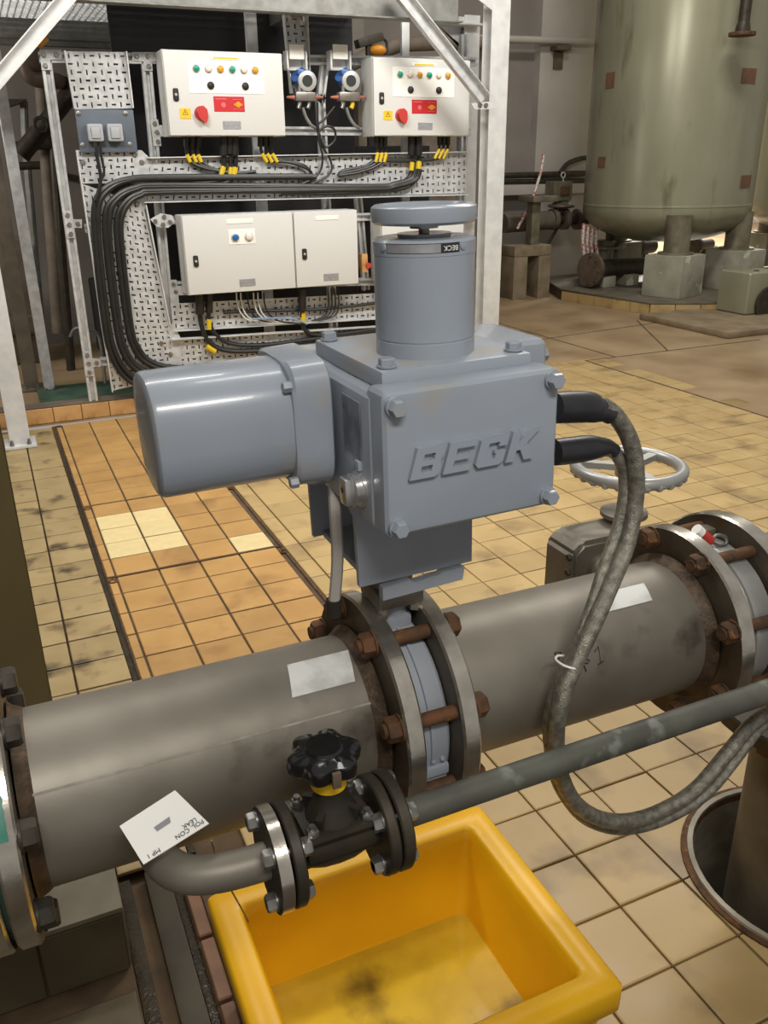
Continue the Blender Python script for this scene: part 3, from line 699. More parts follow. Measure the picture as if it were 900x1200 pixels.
obj('print', text_bm('BECK', .0075, .0003, plane_mtx(c, Vector((sin(a), -cos(a), 0)), -ZA)), m_white, bk_, label='white BECK print, upside down')
for dg in (194.5, 288.5):
    h = MB(); p = dface(dg, 1.4165, .0575); h.lathe(p, p-Vector((DX, DY, 1.4165)), [(0, .004), (.002, .0038), (.0025, .001)], 12); obj('strip_screw', h, m_grey, act)
d = MB(); d.lathe((DX, DY, 1.425), ZA, [(0, .006), (.008, .006), (.008, .016), (.0145, .016)], 24); obj('hub', d, m_zinc, act)
d = MB(); d.lathe((DX, DY, 1.4385), ZA, [(0, 0), (0, .055), (.003, .0585), (.012, .0595), (.0175, .0585), (.020, .055), (.0205, .048), (.017, .045), (.017, 0)], 72, False); obj('handwheel', d, m_grey, act)
# motor with rounded square section
MC = Vector((0, .975, 1.2195))
def sq_ring(x, r, n=64, e=2.7):
    out = []
    for i in range(n):
        a = 2*pi*i/n; c, s = cos(a), sin(a); k = (abs(c)**e+abs(s)**e)**(-1/e); out.append(Vector((x, MC.y+c*k*r, MC.z+s*k*r)))
    return out
m = MB(); m.rings([sq_ring(.1395, .050), sq_ring(.140, .066), sq_ring(.1425, .0695), sq_ring(.147, .071), sq_ring(.288, .0715), sq_ring(.306, .0715)]); obj('motor_housing', m, m_grey, act)
m = MB(); m.rings([sq_ring(.296, .074, e=4), sq_ring(.300, .076, e=5), sq_ring(.340, .0775, e=5), sq_ring(.342, .0755, e=5)]); mf = obj('motor_flange', m, m_grey, act)
for y, z in ((-.067, .052), (-.067, -.066), (.067, .052), (.067, -.066)):
    h = MB(); h.hexnut((.297, MC.y+y*.98, MC.z+z*.98), -XA, .012, .010); obj('flange_bolt', h, m_dust, mf)
# nameplate and selector knob on the left face
n_ = MB(); n_.box(.3485, .3502, .834, .885, 1.196, 1.262, .0006, 1); obj('nameplate', n_, m_nplate, act, label='smudged dark rating plate')
k = MB(); k.lathe((.351, .842, 1.160), -XA, [(0, .0215), (.005, .0215), (.0055, .019), (.013, .019), (.014, .0175)], 32); k.box(.327, .339, .832, .852, 1.144, 1.176, .003); kn_ = obj('selector_knob', k, m_alu, act, label='bright aluminium selector knob')
h = MB(); h.cyl((.3272, .842, 1.162), (.3266, .842, 1.162), .0035, n=12); obj('set_screw', h, m_text, kn_)
k = MB(); k.box(.345, .351, .836, .848, 1.182, 1.194, .002); obj('stop_lug', k, m_grey, act)
# bracket
b = MB()
b.prism([(.364, .896, 1.004), (.527, .896, 1.004), (.527, .896, 1.125), (.352, .896, 1.125), (.362, .896, 1.10)], (0, .008, 0)); obj('front_plate', b, m_dust, act)
b = MB(); b.prism([(.364, 1.066, 1.006), (.527, 1.066, 1.006), (.527, 1.066, 1.13), (.362, 1.066, 1.13)], (0, .008, 0)); obj('rear_plate', b, m_dust, act)
b = MB(); b.box(.378, .515, .905, 1.066, 1.004, 1.014, .002); obj('base_plate', b, m_dust, act)
h = MB(); h.cyl((.392, .93, 1.0145), (.392, .93, 1.016), .006, n=12); obj('painted_hole', h, m_text, act)  # dark disc paints the shaded inside of a hole in the plate
b = MB()
b.prism([(.392, .887, .982), (.508, .887, .985), (.511, .887, 1.003), (.478, .887, 1.003), (.474, .887, 1.000), (.436, .887, .998), (.430, .887, 1.003), (.392, .887, 1.000)], (0, .012, 0)); obj('bracket_lip', b, m_dust, act)
b = MB(); b.cyl((.435, AY, .965), (.435, AY, 1.10), .014); obj('drive_shaft', b, m_zinc, act)
# hanging tag strip beside the knob (smeared pale strip in the photo)
c0 = P(393, 600, Y=.93); c1 = P(391, 712, Y=.93)
ht = thing('hanging_strap', c0, 'pale strap hanging below the motor left of the bracket', 'strap')
b = MB(); b.tube([c0+Vector((.01, .03, .03)), c0, c0*.5+c1*.5+Vector((.004, 0, 0)), c1], .008, 8); obj('strap_band', b, m_wallp, ht)
b = MB(); b.cyl(c1+Vector((0, 0, .012)), c1-Vector((0, 0, .012)), .010, n=12); obj('strap_end', b, m_dark, ht)
act.rotation_euler = (0, radians(-1.1), 0)

# the two braided conduits -----------------------------------------------------
def conduit(label, boot, rb, path, r, Ys, cat='cable'):
    pts = [P(x, y, Y=yy) for (x, y), yy in zip(path, Ys)]
    root = thing('braided_conduit', pts[0], label, cat, 'braided conduits')
    m = MB(); m.tube(pts, r, 14, 5); obj('braid', m, m_braid, root)
    m = MB(); bp = [P(x, y, Y=yy) for x, y, yy in boot]; m.tube(bp, rb, 20, 6); obj('heat_shrink_boot', m, m_boot, root, label='black heat-shrink boot')
    return root
pathA = [(706, 476), (722, 488), (738, 515), (745, 550), (744, 590), (734, 640), (714, 690), (694, 735), (675, 775), (658, 820), (652, 860), (655, 900), (672, 938), (700, 958), (735, 962), (775, 950), (815, 925), (850, 885), (880, 850), (905, 832)]
YA_ = [.862, .862, .862, .86, .86, .85, .832, .816, .808, .80, .80, .80, .80, .80, .80, .805, .81, .82, .84, .86]
conduit('thicker braided steel conduit leaving the actuator by the upper black boot', [(650, 478, .865), (668, 477, .865), (688, 477, .865), (698, 480, .865), (708, 482, .863), (716, 486, .862)], [.0198, .0205, .0205, .0195, .0160, .0135, .013], pathA, .0118, YA_)
pathB = [(708, 525), (722, 532), (731, 552), (732, 580), (724, 620), (708, 665), (694, 710), (676, 755), (656, 800), (644, 840), (645, 880), (655, 920), (680, 955), (712, 970), (748, 970), (790, 955), (830, 928), (862, 890), (888, 856), (908, 842)]
YB_ = [.875, .875, .874, .872, .868, .855, .838, .824, .818, .82, .82, .82, .82, .82, .82, .825, .83, .84, .86, .875]
conduit('thinner braided steel conduit leaving the actuator by the lower black boot', [(650, 530, .875), (668, 528, .875), (690, 525, .875), (702, 524, .875), (712, 524, .875), (720, 529, .875)], [.0175, .0180, .0178, .016, .0130, .0105, .010], pathB, .0092, YB_)
zt = MB(); c = (P(669, 776, Y=.812)+P(664, 776, Y=.82))/2; zt.torus(c, P(680, 745, Y=.815)-P(665, 790, Y=.815), .0185, .0017, 24, 6)
tzt = single('zip_tie', zt, m_white, 'white cable tie holding the two braided conduits together', 'cable tie', org=c)
# ================================================================== THE CONTROL PANEL FRAME
YC, YT, YS, YBD = 5.45, 5.60, 5.66, 6.15         # cabinet fronts, cable trays, struts, black board
def strut(name, p, q, wd, label, y=YS, mat=None, dep=.04):
    """slotted C channel: two lips and a recessed web"""
    a, b = Vector(p), Vector(q); d = (b-a).normalized(); n = Vector((-d.z, 0, d.x)); m = MB(); t = wd*.28
    for s in (-1, 1):
        c = n*s*(wd/2-t/2); m.bar(a+c+Vector((0, y+dep/2, 0)), b+c+Vector((0, y+dep/2, 0)), dep, t, n)
    m.bar(a+Vector((0, y+dep*.8, 0)), b+Vector((0, y+dep*.8, 0)), .006, wd*.5, n)
    return m
def pxz(x, y, Y): v = P(x, y, Y=Y); return Vector((v.x, 0, v.z))
frame = thing('strut_frame', (.5, YS, .1), 'galvanised channel strut frame carrying the cabinets and cable trays', 'frame')
def st(p, q, wd=.055, y=YS, name='strut', mat=None):
    obj(name, strut('s', pxz(*p, y), pxz(*q, y), wd, '', y), mat or m_galv, frame)
st((53, 62), (110, 470)); st((171, 62), (205, 440)); st((46, 67), (560, 72), .055); st((185, 152), (552, 155), .05)
st((100, 268), (118, 267), .05); st((118, 424), (135, 424), .05); st((190, 258), (560, 252), .05, YS+.01); st((205, 335), (450, 330), .05)
st((376, 110), (393, 400), .055, YS+.01); st((545, 150), (541, 270), .05); st((383, 66), (376, 120), .05, YS+.01); st((545, 40), (545, 150), .05, YS+.01)
st((418, 200), (430, 340), .05, YS+.03)
def joint(pts, y=YS-.008, bolts_=()):
    m = MB(); m.prism([P(x, y_, Y=y) for x, y_ in pts], (0, .007, 0)); j = obj('joint_plate', m, m_galv, frame)
    for x, y_ in bolts_:
        h = MB(); h.hexnut(P(x, y_, Y=y), -YA, .024, .012); obj('bolt', h, m_zinc, j)
joint([(46, 58), (72, 58), (73, 70), (59, 70), (60, 82), (49, 82)], bolts_=((51, 64), (66, 64), (53, 77)))
joint([(155, 61), (190, 61), (190, 71), (178, 72), (179, 83), (169, 83), (168, 72), (155, 71)], bolts_=((160, 66), (173, 66), (174, 78), (184, 66)))
joint([(176, 140), (185, 140), (187, 150), (198, 150), (198, 160), (188, 160), (189, 171), (180, 171)], bolts_=((181, 145), (184, 155), (193, 155), (185, 166)))
joint([(74, 247), (84, 247), (86, 257), (96, 257), (96, 267), (87, 267), (88, 279), (79, 279)], bolts_=((79, 252), (81, 263), (91, 262), (83, 274)))
joint([(97, 411), (107, 411), (108, 420), (118, 420), (118, 430), (109, 430), (110, 441), (100, 441)], bolts_=((102, 416), (104, 426), (113, 425), (105, 436)))
joint([(176, 257), (188, 250), (201, 252), (206, 260), (197, 267), (184, 266)], y=YT-.01, bolts_=((182, 259), (192, 254), (199, 260), (191, 263)))
joint([(198, 328), (207, 328), (208, 335), (222, 335), (222, 346), (209, 346), (210, 356), (201, 356)], bolts_=((203, 333), (206, 342), (216, 340)))

# perforated cable trays: sheet with real slots and a folded rim
def tray(name, polys, label, y=YT, pitch=.040, cat='cable tray', group='perforated cable trays', rim=()):
    """polys: quads given as corner positions bl, br, tr, tl; each is gridded and slotted"""
    c = P(*polys[0][0], Y=y); root = thing(name, c, label, cat, group); m = MB()
    for k, qd in enumerate(polys):
        bl, br, tr, tl = [pxz(*p, y) for p in qd]
        nu = max(1, round(((br-bl).length+(tr-tl).length)/2/pitch)); nv = max(1, round(((tl-bl).length+(tr-br).length)/2/pitch))
        def pt(u, v):
            r = bl*(1-u)*(1-v)+br*u*(1-v)+tr*u*v+tl*(1-u)*v; return Vector((r.x, y, r.z))
        for i in range(nu):
            for j in range(nv):
                hor = (i+j) % 2; hu, hv = (.30, .115) if hor else (.10, .32)
                us = [i/nu, (i+.5-hu)/nu, (i+.5+hu)/nu, (i+1)/nu]; vs = [j/nv, (j+.5-hv)/nv, (j+.5+hv)/nv, (j+1)/nv]
                for a in range(3):
                    for b_ in range(3):
                        if a == 1 and b_ == 1: continue
                        m.face([pt(us[a], vs[b_]), pt(us[a+1], vs[b_]), pt(us[a+1], vs[b_+1]), pt(us[a], vs[b_+1])])
    bmesh.ops.remove_doubles(m.bm, verts=m.bm.verts, dist=.0004)
    obj('slotted_sheet', m, m_galv, root)
    for (p, q) in rim:
        a, b_ = P(*p, Y=y), P(*q, Y=y); r = MB(); r.bar(a-Vector((0, .02, 0)), b_-Vector((0, .02, 0)), .045, .006, (b_-a).cross(YA)); obj('folded_rim', r, m_galvw, root)
    return root
tray('cable_tray', [((87, 128), (155, 127), (147, 61), (75, 60))], 'upright perforated tray above the grey socket plate', rim=(((75, 60), (87, 128)), ((147, 61), (155, 127))))
tv = tray('cable_tray', [((95, 215), (160, 215), (158, 176), (89, 176)), ((118, 380), (198, 380), (168, 240), (95, 215)), ((131, 458), (212, 440), (198, 380), (118, 380))], 'tall perforated tray carrying the bend of thick black cables',
     rim=(((89, 176), (131, 458)), ((170, 240), (198, 380))))
tray('cable_tray', [((168, 236), (360, 233), (360, 184), (172, 186)), ((360, 233), (547, 226), (547, 179), (360, 184)), ], 'long horizontal perforated tray below the upper cabinets', rim=(((172, 185), (547, 178)), ((168, 237), (547, 228))))
tray('cable_tray', [((203, 386), (452, 372), (452, 343), (200, 356))], 'narrow perforated tray close under the lower cabinets', y=YT+.02, rim=(((203, 387), (452, 372)),))
tray('cable_tray', [((205, 440), (455, 418), (455, 382), (200, 398))], 'lowest perforated tray just above the motor', rim=(((200, 397), (455, 381)),))
tray('cable_tray', [((342, 110), (362, 110), (358, 18), (331, 18))], 'short upright perforated tray behind the left transmitter', y=YS+.03, rim=(((331, 18), (340, 110)), ((358, 18), (362, 110))))
for pts in ([(158, 176), (166, 176), (176, 186), (172, 236), (168, 250), (160, 240)], [(198, 380), (203, 380), (214, 400), (212, 440), (203, 441)]):
    m = MB(); m.prism([P(x, y, Y=YT-.001) for x, y in pts], (0, .003, 0)); obj('corner_gusset', m, m_galv, tv)
for x, y in ((158, 181), (166, 190), (161, 239), (189, 402), (182, 428), (200, 415), (97, 190), (120, 205)):
    m = MB(); m.hexnut(P(x, y, Y=YT-.003), -YA, .026, .01); obj('bolt', m, m_zinc, tv)

# black board behind
bb = MB(); a = P(135, 20, Y=YBD); b_ = P(350, 400, Y=YBD)
for x0, x1, z0_, z1_ in ((.93, 1.82, .0, 2.44), (1.83, P(413, 40, Y=YBD).x, .0, 2.44), (.70, 1.82, .12, 1.70)): bb.box(x0, x1, YBD+(.03 if x0 == .7 else 0), YBD+.02+(.03 if x0 == .7 else 0), z0_, z1_, .003)
single('backing_board', bb, m_board, 'black backing board behind the cabinets', 'board', org=(1.8, YBD, .12))
bb = MB(); bb.box(P(413, 40, Y=YBD).x+.01, 3.15, YBD, YBD+.02, .0, 1.62, .003); single('backing_board', bb, m_board, 'narrow black board behind the right cabinet and tray', 'board', org=(2.9, YBD, .3))

# cabinets --------------------------------------------------------------
def cabinet(label, x0, x1, z0_, z1_, layout, depth=.19):
    r = thing('control_cabinet', (x0, YC+depth, z0_), label, 'cabinet', 'white steel control cabinets')
    b = MB(); b.box(x0-.004, x1+.004, YC+.018, YC+depth, z0_-.004, z1_+.004, .005); obj('shell', b, m_cabs, r)
    b = MB(); b.box(x0, x1, YC, YC+.016, z0_, z1_, .004, 2); door = obj('door', b, m_cab, r)
    U = lambda u: x0+u*(x1-x0)
    V = lambda v: z0_+v*(z1_-z0_)
    def pl(name, u0, u1, v0, v1, mat, t=.003, par=None, lab=None):
        m = MB(); m.box(U(u0), U(u1), YC-t, YC+.0005, V(v0), V(v1), .0015 if t < .01 else .004, 1); return obj(name, m, mat, par or r, lab)
    def btn(u, v, mat, name, rad=.0185, lab=None):
        c = Vector((U(u), YC-.003, V(v))); m = MB(); m.lathe(c, -YA, [(0, rad*1.15), (.006, rad*1.15), (.008, rad)], 20); o = obj(name, m, m_ring if mat is not m_black else m_black, r, lab)
        m = MB(); m.lathe(c-YA*.008, -YA, [(0, rad*.92), (.008, rad*.85), (.012, rad*.5), (.0125, .001)], 20); obj('lens' if mat is not m_black else 'grip', m, mat, o); return o
    def latch(u, v):
        c = Vector((U(u), YC, V(v))); m = MB(); m.box(c.x-.015, c.x+.015, YC-.010, YC, c.z-.033, c.z+.033, .009, 3); o = obj('latch', m, m_black, r)
        m = MB(); m.lathe(c-YA*.010, -YA, [(0, .008), (.003, .007)], 16); obj('key_insert', m, m_ring, o)
    if layout == 'big':
        pl('yellow_strip', .385, .64, .905, .945, m_white); pl('strip_print', .41, .615, .912, .938, m_yels, .0036)
        pl('indicator_plate', .19, .83, .505, .885, m_white)
        for u, mt in zip((.26, .361, .461, .561, .66, .757), (m_grn, m_clr, m_amb, m_grn, m_clr, m_amb)): btn(u, .795, mt, 'indicator_lamp')
        for u in (.37, .665):
            o = btn(u, .60, m_black, 'selector_switch', .018); q_ = MB(); q_.box(U(u)-.004, U(u)+.004, YC-.026, YC-.01, V(.60)-.012, V(.60)+.012, .002, 1, mat=Matrix.Translation((U(u), 0, V(.60))) @ Matrix.Rotation(.7, 4, 'Y') @ Matrix.Translation((-U(u), 0, -V(.60)))); obj('pointer', q_, m_black, o)
        rp = pl('warning_plate', .385, .648, .29, .473, m_redp)
        for u0, u1, v0, v1 in ((.40, .495, .435, .452), (.545, .63, .435, .446), (.55, .625, .318, .328)): pl('print_line', u0, u1, v0, v1, m_redl, .0036, rp)
        q_ = MB(); c = Vector((U(.465), YC-.003, V(.37))); q_.lathe(c, -YA, [(0, .014), (.002, .014), (.003, .001)], 16); obj('plate_disc', q_, m_redl, rp)
        q_ = MB(); c = Vector((U(.592), YC-.003, V(.375))); q_.lathe(c, -YA, [(0, .016), (.004, .016), (.006, .001)], 16); q_.box(c.x-.026, c.x+.026, YC-.006, YC-.003, c.z-.006, c.z+.006, .001, 1); obj('key_symbol', q_, m_amb, rp)
        c = Vector((U(.272), YC, V(.265))); q_ = MB(); q_.lathe(c, -YA, [(0, .040), (.012, .038), (.014, .03)], 28); iso = obj('isolator', q_, m_red, r, 'red rotary isolator handle')
        q_ = MB(); q_.prism([c+Vector(v) for v in ((-.033, -.014, .012), (-.018, -.014, .036), (.008, -.014, .04), (.030, -.014, .020), (.032, -.014, -.022), (.022, -.014, -.05), (.008, -.014, -.05), (-.02, -.014, -.022))], (0, -.022, 0)); obj('handle', q_, m_red, iso)
        ys = pl('warning_sticker', .095, .185, .20, .325, m_yels, lab='yellow electrical warning sticker')
        q_ = MB(); cx, cz = U(.14), V(.275); q_.prism([(cx-.017, YC-.0035, cz-.012), (cx+.017, YC-.0035, cz-.012), (cx, YC-.0035, cz+.019)], (0, .0004, 0)); obj('warning_triangle', q_, m_text, ys)
        q_ = MB(); q_.prism([(cx-.0125, YC-.0039, cz-.0095), (cx+.0125, YC-.0039, cz-.0095), (cx, YC-.0039, cz+.0135)], (0, .0003, 0)); obj('triangle_field', q_, m_yels, ys)
        q_ = MB(); q_.prism([(cx+.001, YC-.0043, cz+.009), (cx-.005, YC-.0043, cz), (cx, YC-.0043, cz), (cx-.002, YC-.0043, cz-.009), (cx+.005, YC-.0043, cz+.002), (cx, YC-.0043, cz+.002)], (0, .0003, 0)); obj('bolt_symbol', q_, m_text, ys)
        latch(.075, .485); np_ = pl('maker_plate', .45, .605, .075, .175, m_plate)
        for i in range(3): pl('print_line', .475+.02*i, .58-.02*i, .15-.026*i, .156-.026*i, m_txtg, .0036, np_)
    elif layout == 'wide':
        pl('label_strip', .385, .63, .885, .945, m_white); pl('button_plate', .395, .64, .62, .815, m_white)
        btn(.455, .715, m_blu, 'push_button', .022); btn(.58, .715, m_clr, 'push_button', .023)
        latch(.085, .435); np_ = pl('maker_plate', .465, .615, .065, .165, m_plate)
        for i in range(3): pl('print_line', .49+.02*i, .59-.02*i, .142-.026*i, .148-.026*i, m_txtg, .0036, np_)
    elif layout == 'narrow':
        pl('label_strip', .335, .70, .885, .945, m_white); latch(.135, .45); np_ = pl('maker_plate', .43, .67, .065, .165, m_plate)
        for i in range(3): pl('print_line', .46+.03*i, .64-.03*i, .142-.026*i, .148-.026*i, m_txtg, .0036, np_)
    return r
cabinet('upper left white cabinet with six lamps and a red isolator', 1.100, 1.802, 1.668, 2.110, 'big')
cabinet('upper right white cabinet with six lamps, behind the diagonal brace', 2.395, 3.083, 1.668, 2.112, 'big')
cabinet('wide lower white cabinet with blue push button', 1.120, 1.818, .757, 1.221, 'wide')
cabinet('narrow lower white cabinet with a single latch beside the wide one', 1.828, 2.262, .757, 1.221, 'narrow')
cabinet('lower white cabinet mostly hidden behind the actuator drum', 2.44, 3.06, .757, 1.20, 'plain')
# grey socket plate
sp = thing('socket_plate', P(83, 178, Y=YT-.03), 'slate grey plate with two grey socket outlets on the left tray', 'socket')
a, b_ = P(83, 128, Y=YT-.03), P(157, 176, Y=YT-.03)
m = MB(); m.box(a.x+.02, b_.x+.02, YT-.035, YT-.022, b_.z-.01, a.z, .003); obj('mounting_plate', m, m_mount, sp)
for x0, x1 in ((101, 122), (124, 145)):
    c, d = P(x0, 145, Y=YT-.06), P(x1, 166, Y=YT-.06); m = MB(); m.box(c.x, d.x, YT-.085, YT-.036, d.z, c.z, .012, 3); so = obj('socket_box', m, m_sock, sp)
    m = MB(); m.box(c.x+.018, d.x-.018, YT-.093, YT-.085, d.z+.016, c.z-.016, .006, 2); obj('flap', m, m_sock, so)
for x, y in ((92, 133), (147, 133), (97, 170), (152, 169)):
    m = MB(); m.lathe(P(x, y, Y=YT-.035), -YA, [(0, .015), (.004, .013), (.006, .004)], 16); obj('screw', m, m_zinc, sp)

# transmitters ------------------------------------------------------------
def transmitter(px, label, yellow):
    dx = px-357; Yt = YS-.10
    p = lambda x, y, o=0: P(x+dx, y, Y=Yt+o)
    r = thing('pressure_transmitter', p(357, 112), label, 'transmitter', 'pressure transmitters between the cabinets')
    m = MB(); c = p(360, 94); m.lathe(c+Vector((0, .045, 0)), (-.06, -1, -.08), [(0, .047), (.035, .05), (.04, .058), (.062, .058), (.066, .052)], 28); hd = obj('housing', m, m_trans, r)
    m = MB(); m.lathe(c+Vector((-.006, -.020, -.005)), (-.06, -1, -.08), [(0, .033), (.003, .033), (.0035, .001)], 24); obj('display', m, m_glass, hd)
    m = MB(); m.lathe(c+Vector((-.02, .05, .012)), (-.3, -.2, .3), [(-.03, .052), (.035, .052)], 24); m.box(c.x-.055, c.x+.03, c.y+.01, c.y+.06, c.z+.03, c.z+.062, .008); obj('blue_body', m, m_bluep, r)
    m = MB(); a, b_ = p(345, 108), p(369, 119); m.box(a.x, b_.x, Yt-.03, Yt+.03, b_.z, a.z, .006); m.cyl(p(351, 108), p(351, 100), .012); m.cyl(p(363, 108), p(363, 100), .012); mf_ = obj('manifold_block', m, m_mani, r)
    for s in (0, 1):
        m = MB(); a = p(345, 114) if s == 0 else p(369, 114); m.cyl(a, a+Vector((-.05 if s == 0 else .05, 0, 0)), .014, .006, 12); obj('valve_spindle', m, m_pink, mf_)
    for k, x in enumerate((351, 362)):
        m = MB(); m.tube([p(x, 119), p(x, 123), p(x-1.5, 127)], .014, 12, 2); obj('drain_fitting', m, m_yel if (yellow and k) else m_zinc, mf_)
    m = MB(); a, b_ = p(332, 60, .05), p(357, 83, .05); m.box(a.x, b_.x, Yt+.06, Yt+.066, b_.z, a.z, .003, 1)
    m.box(a.x, a.x+.012, Yt-.01, Yt+.06, b_.z, a.z, .002, 1); m.box(b_.x-.012, b_.x, Yt-.01, Yt+.06, b_.z, a.z, .002, 1); obj('bracket', m, m_galvw, r)
    m = MB(); a, b_ = p(338, 52), p(356, 70); m.box(a.x, b_.x, Yt-.012, Yt-.008, b_.z, a.z, .002, 1); obj('tag_plate', m, m_white, r, label='white tag plate')
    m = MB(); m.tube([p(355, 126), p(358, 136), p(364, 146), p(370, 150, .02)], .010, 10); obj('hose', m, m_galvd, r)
    return r
transmitter(357, 'left blue and grey pressure transmitter beside the upper left cabinet', False)
transmitter(408, 'right blue and grey pressure transmitter with a yellow fitting, beside the right cabinet', True)

# cables ---------------------------------------------------------------
def cable(label, path, r=.013, y=YT-.035, sleeves=(), group=None, mat=None, glands=(), smooth=4):
    pts = [P(px, py, Y=(YC+.1 if i == 0 and glands else y)) for i, (px, py) in enumerate(path)]
    root = thing('cable', pts[0], label, 'cable', group); m = MB(); m.tube(pts, r, 8, smooth); obj('sheath', m, mat or m_cable, root)
    for (p, q_) in sleeves:
        m = MB(); m.cyl(P(*p, Y=y-.004), P(*q_, Y=y-.004), r*1.2, n=8); obj('yellow_sleeve', m, m_yel, root)
    for (p, q_) in glands:
        m = MB(); m.cyl(P(*p, Y=YC+.09), P(*q_, Y=YC+.1), r*1.7, n=10); obj('gland', m, m_cable, root)
    return root
outer = [(366, 206), (200, 207), (150, 210), (122, 222), (110, 245), (112, 300), (122, 380), (130, 415), (145, 440), (166, 452), (200, 455)]
inner = [(475, 213), (335, 221), (200, 225), (166, 229), (149, 241), (142, 262), (144, 300), (154, 380), (161, 406), (178, 424), (215, 431), (330, 422)]
inner2 = [(420, 223), (200, 225), (166, 229), (149, 241), (142, 262), (144, 300), (154, 380), (161, 406), (178, 424), (215, 431), (290, 426)]
words = ['outermost', 'second from the outside', 'third from the outside', 'third from the inside', 'second from the inside', 'innermost']
for k, f in enumerate((0, .16, .42, .57, .84, 1.0)):
    fh = (0, .09, .52, .63, .88, 1.0)[k]; ff = [fh, fh, fh, fh*.5+f*.5]+[f]*8
    pth = [(a[0]*(1-g)+b_[0]*g+random.uniform(-.5, .5), a[1]*(1-g)+b_[1]*g+random.uniform(-.4, .4)) for a, b_, g in zip(outer, inner2, ff)]
    if f > .3: pth = [(483+9*f, 198), (478+9*f, 208+3*f), (462, 213+6*f), (430, 216+6*f)] + pth[1:]
    cable('thick black cable bending down the left tray, %s of the bundle' % words[k], pth, .0165, YT-.045, group='bundle of thick black cables on the left tray')
G = 'black cables dropping from the cabinets'
UL, UR = 'upper left', 'upper right'
cable('black cable from the leftmost gland under the upper left cabinet', [(218, 158), (219, 180), (227, 192), (248, 199), (275, 203), (300, 201)], .010, group=G, sleeves=(((219, 181), (223, 190)),), glands=(((218, 158), (218, 172)),))
cable('black cable second from the left under the upper left cabinet', [(225, 158), (226, 181), (235, 193), (256, 200), (290, 204)], .010, group=G, sleeves=(((226, 181), (230, 190)),), glands=(((225, 158), (225, 172)),))
cable('black cable third from the left under the upper left cabinet', [(232, 158), (232, 181), (242, 194), (262, 201), (300, 206)], .010, group=G, sleeves=(((232, 181), (236, 190)),), glands=(((232, 158), (232, 172)),))
cable('thick black cable below the isolator plate, left of three, upper left cabinet', [(262, 158), (262, 196), (254, 206), (230, 210), (190, 212)], .015, group=G, sleeves=(((262, 195), (259, 205)),), glands=(((262, 158), (262, 182)),))
cable('thick black cable below the isolator plate, middle of three, upper left cabinet', [(269, 158), (270, 197), (264, 209), (240, 214), (190, 216)], .013, group=G, sleeves=(((271, 196), (269, 207)),), glands=(((269, 158), (269, 180)),))
cable('thick black cable below the isolator plate, right of three, upper left cabinet', [(275, 158), (276, 197), (270, 211), (250, 217), (190, 220)], .015, group=G, sleeves=(((276, 196), (274, 206)),), glands=(((275, 158), (275, 182)),))
for k, w_ in enumerate(('left', 'middle', 'right')):
    cable('black cable looping right below the upper left cabinet, %s of three' % w_, [(305+6*k, 158), (307+6*k, 180), (318+6*k, 188), (340+3*k, 190+k), (358+2*k, 195+2*k), (367, 207+k)], .010, group=G, sleeves=(((307+6*k, 180), (313+6*k, 190)),), glands=(((305+6*k, 158), (305+6*k, 172)),))
for k, w_ in enumerate(('left', 'middle', 'right')):
    cable('black cable looping left below the upper right cabinet, %s of three' % w_, [(441+5*k, 158), (442+5*k, 182), (430+6*k, 194), (412+4*k, 198+2*k), (400+k, 201+2*k), (396, 206)], .010, group=G, sleeves=(((443+5*k, 179), (440+5*k, 190)),), glands=(((441+5*k, 158), (441+5*k, 172)),))
cable('thick black cable left of the pair in the middle of the upper right cabinet', [(482, 158), (483, 196), (476, 211), (455, 218), (400, 221), (330, 221)], .014, group=G, sleeves=(((483, 190), (482, 200)),), glands=(((482, 158), (482, 182)),))
cable('thick black cable right of the pair in the middle of the upper right cabinet', [(490, 158), (491, 196), (485, 213), (464, 222), (400, 226), (330, 226)], .016, group=G, sleeves=(((491, 189), (490, 201)),), glands=(((490, 158), (490, 182)),))
for k, w_ in enumerate(('left', 'middle', 'right')):
    cable('black cable at the right end of the upper right cabinet, %s of three' % w_, [(515+5*k, 158), (514+5*k, 176), (505+4*k, 186), (480, 187+k), (440, 186+k)], .009, group=G, sleeves=(((515+5*k, 175), (509+5*k, 186)),), glands=(((515+5*k, 158), (515+5*k, 170)),))
cable('thin black cable looping below the left transmitter', [(372, 120), (373, 150), (380, 172), (392, 165), (392, 152), (382, 148), (373, 158), (378, 185), (372, 205), (345, 218), (300, 220)], .008, YS-.1)
cable('thin black cable crossing behind the transmitters to the right cabinet', [(392, 125), (380, 140), (372, 148), (376, 168), (388, 190), (384, 206), (350, 222)], .007, YS-.09)
cable('thick black plug lead from the left socket', [(112, 167), (113, 180), (116, 195), (118, 212), (112, 235)], .010, YT-.07, group='socket leads'); cable('thin black lead from the right socket', [(117, 167), (119, 185), (122, 200), (118, 214), (113, 240)], .007, YT-.06, group='socket leads')
G2 = 'cables under the lower cabinets'
cable('thick black cable at the left end of the wide lower cabinet, outer', [(234, 345), (235, 375), (243, 398), (262, 410), (300, 411), (360, 404), (440, 394)], .016, group=G2, glands=(((234, 345), (234, 368)),), sleeves=(((242, 406), (252, 412)),))
cable('thick black cable at the left end of the wide lower cabinet, inner', [(245, 345), (245, 375), (253, 392), (272, 403), (310, 404), (360, 398), (440, 388)], .014, group=G2, glands=(((245, 345), (245, 366)),), sleeves=(((245, 374), (245, 386)),))
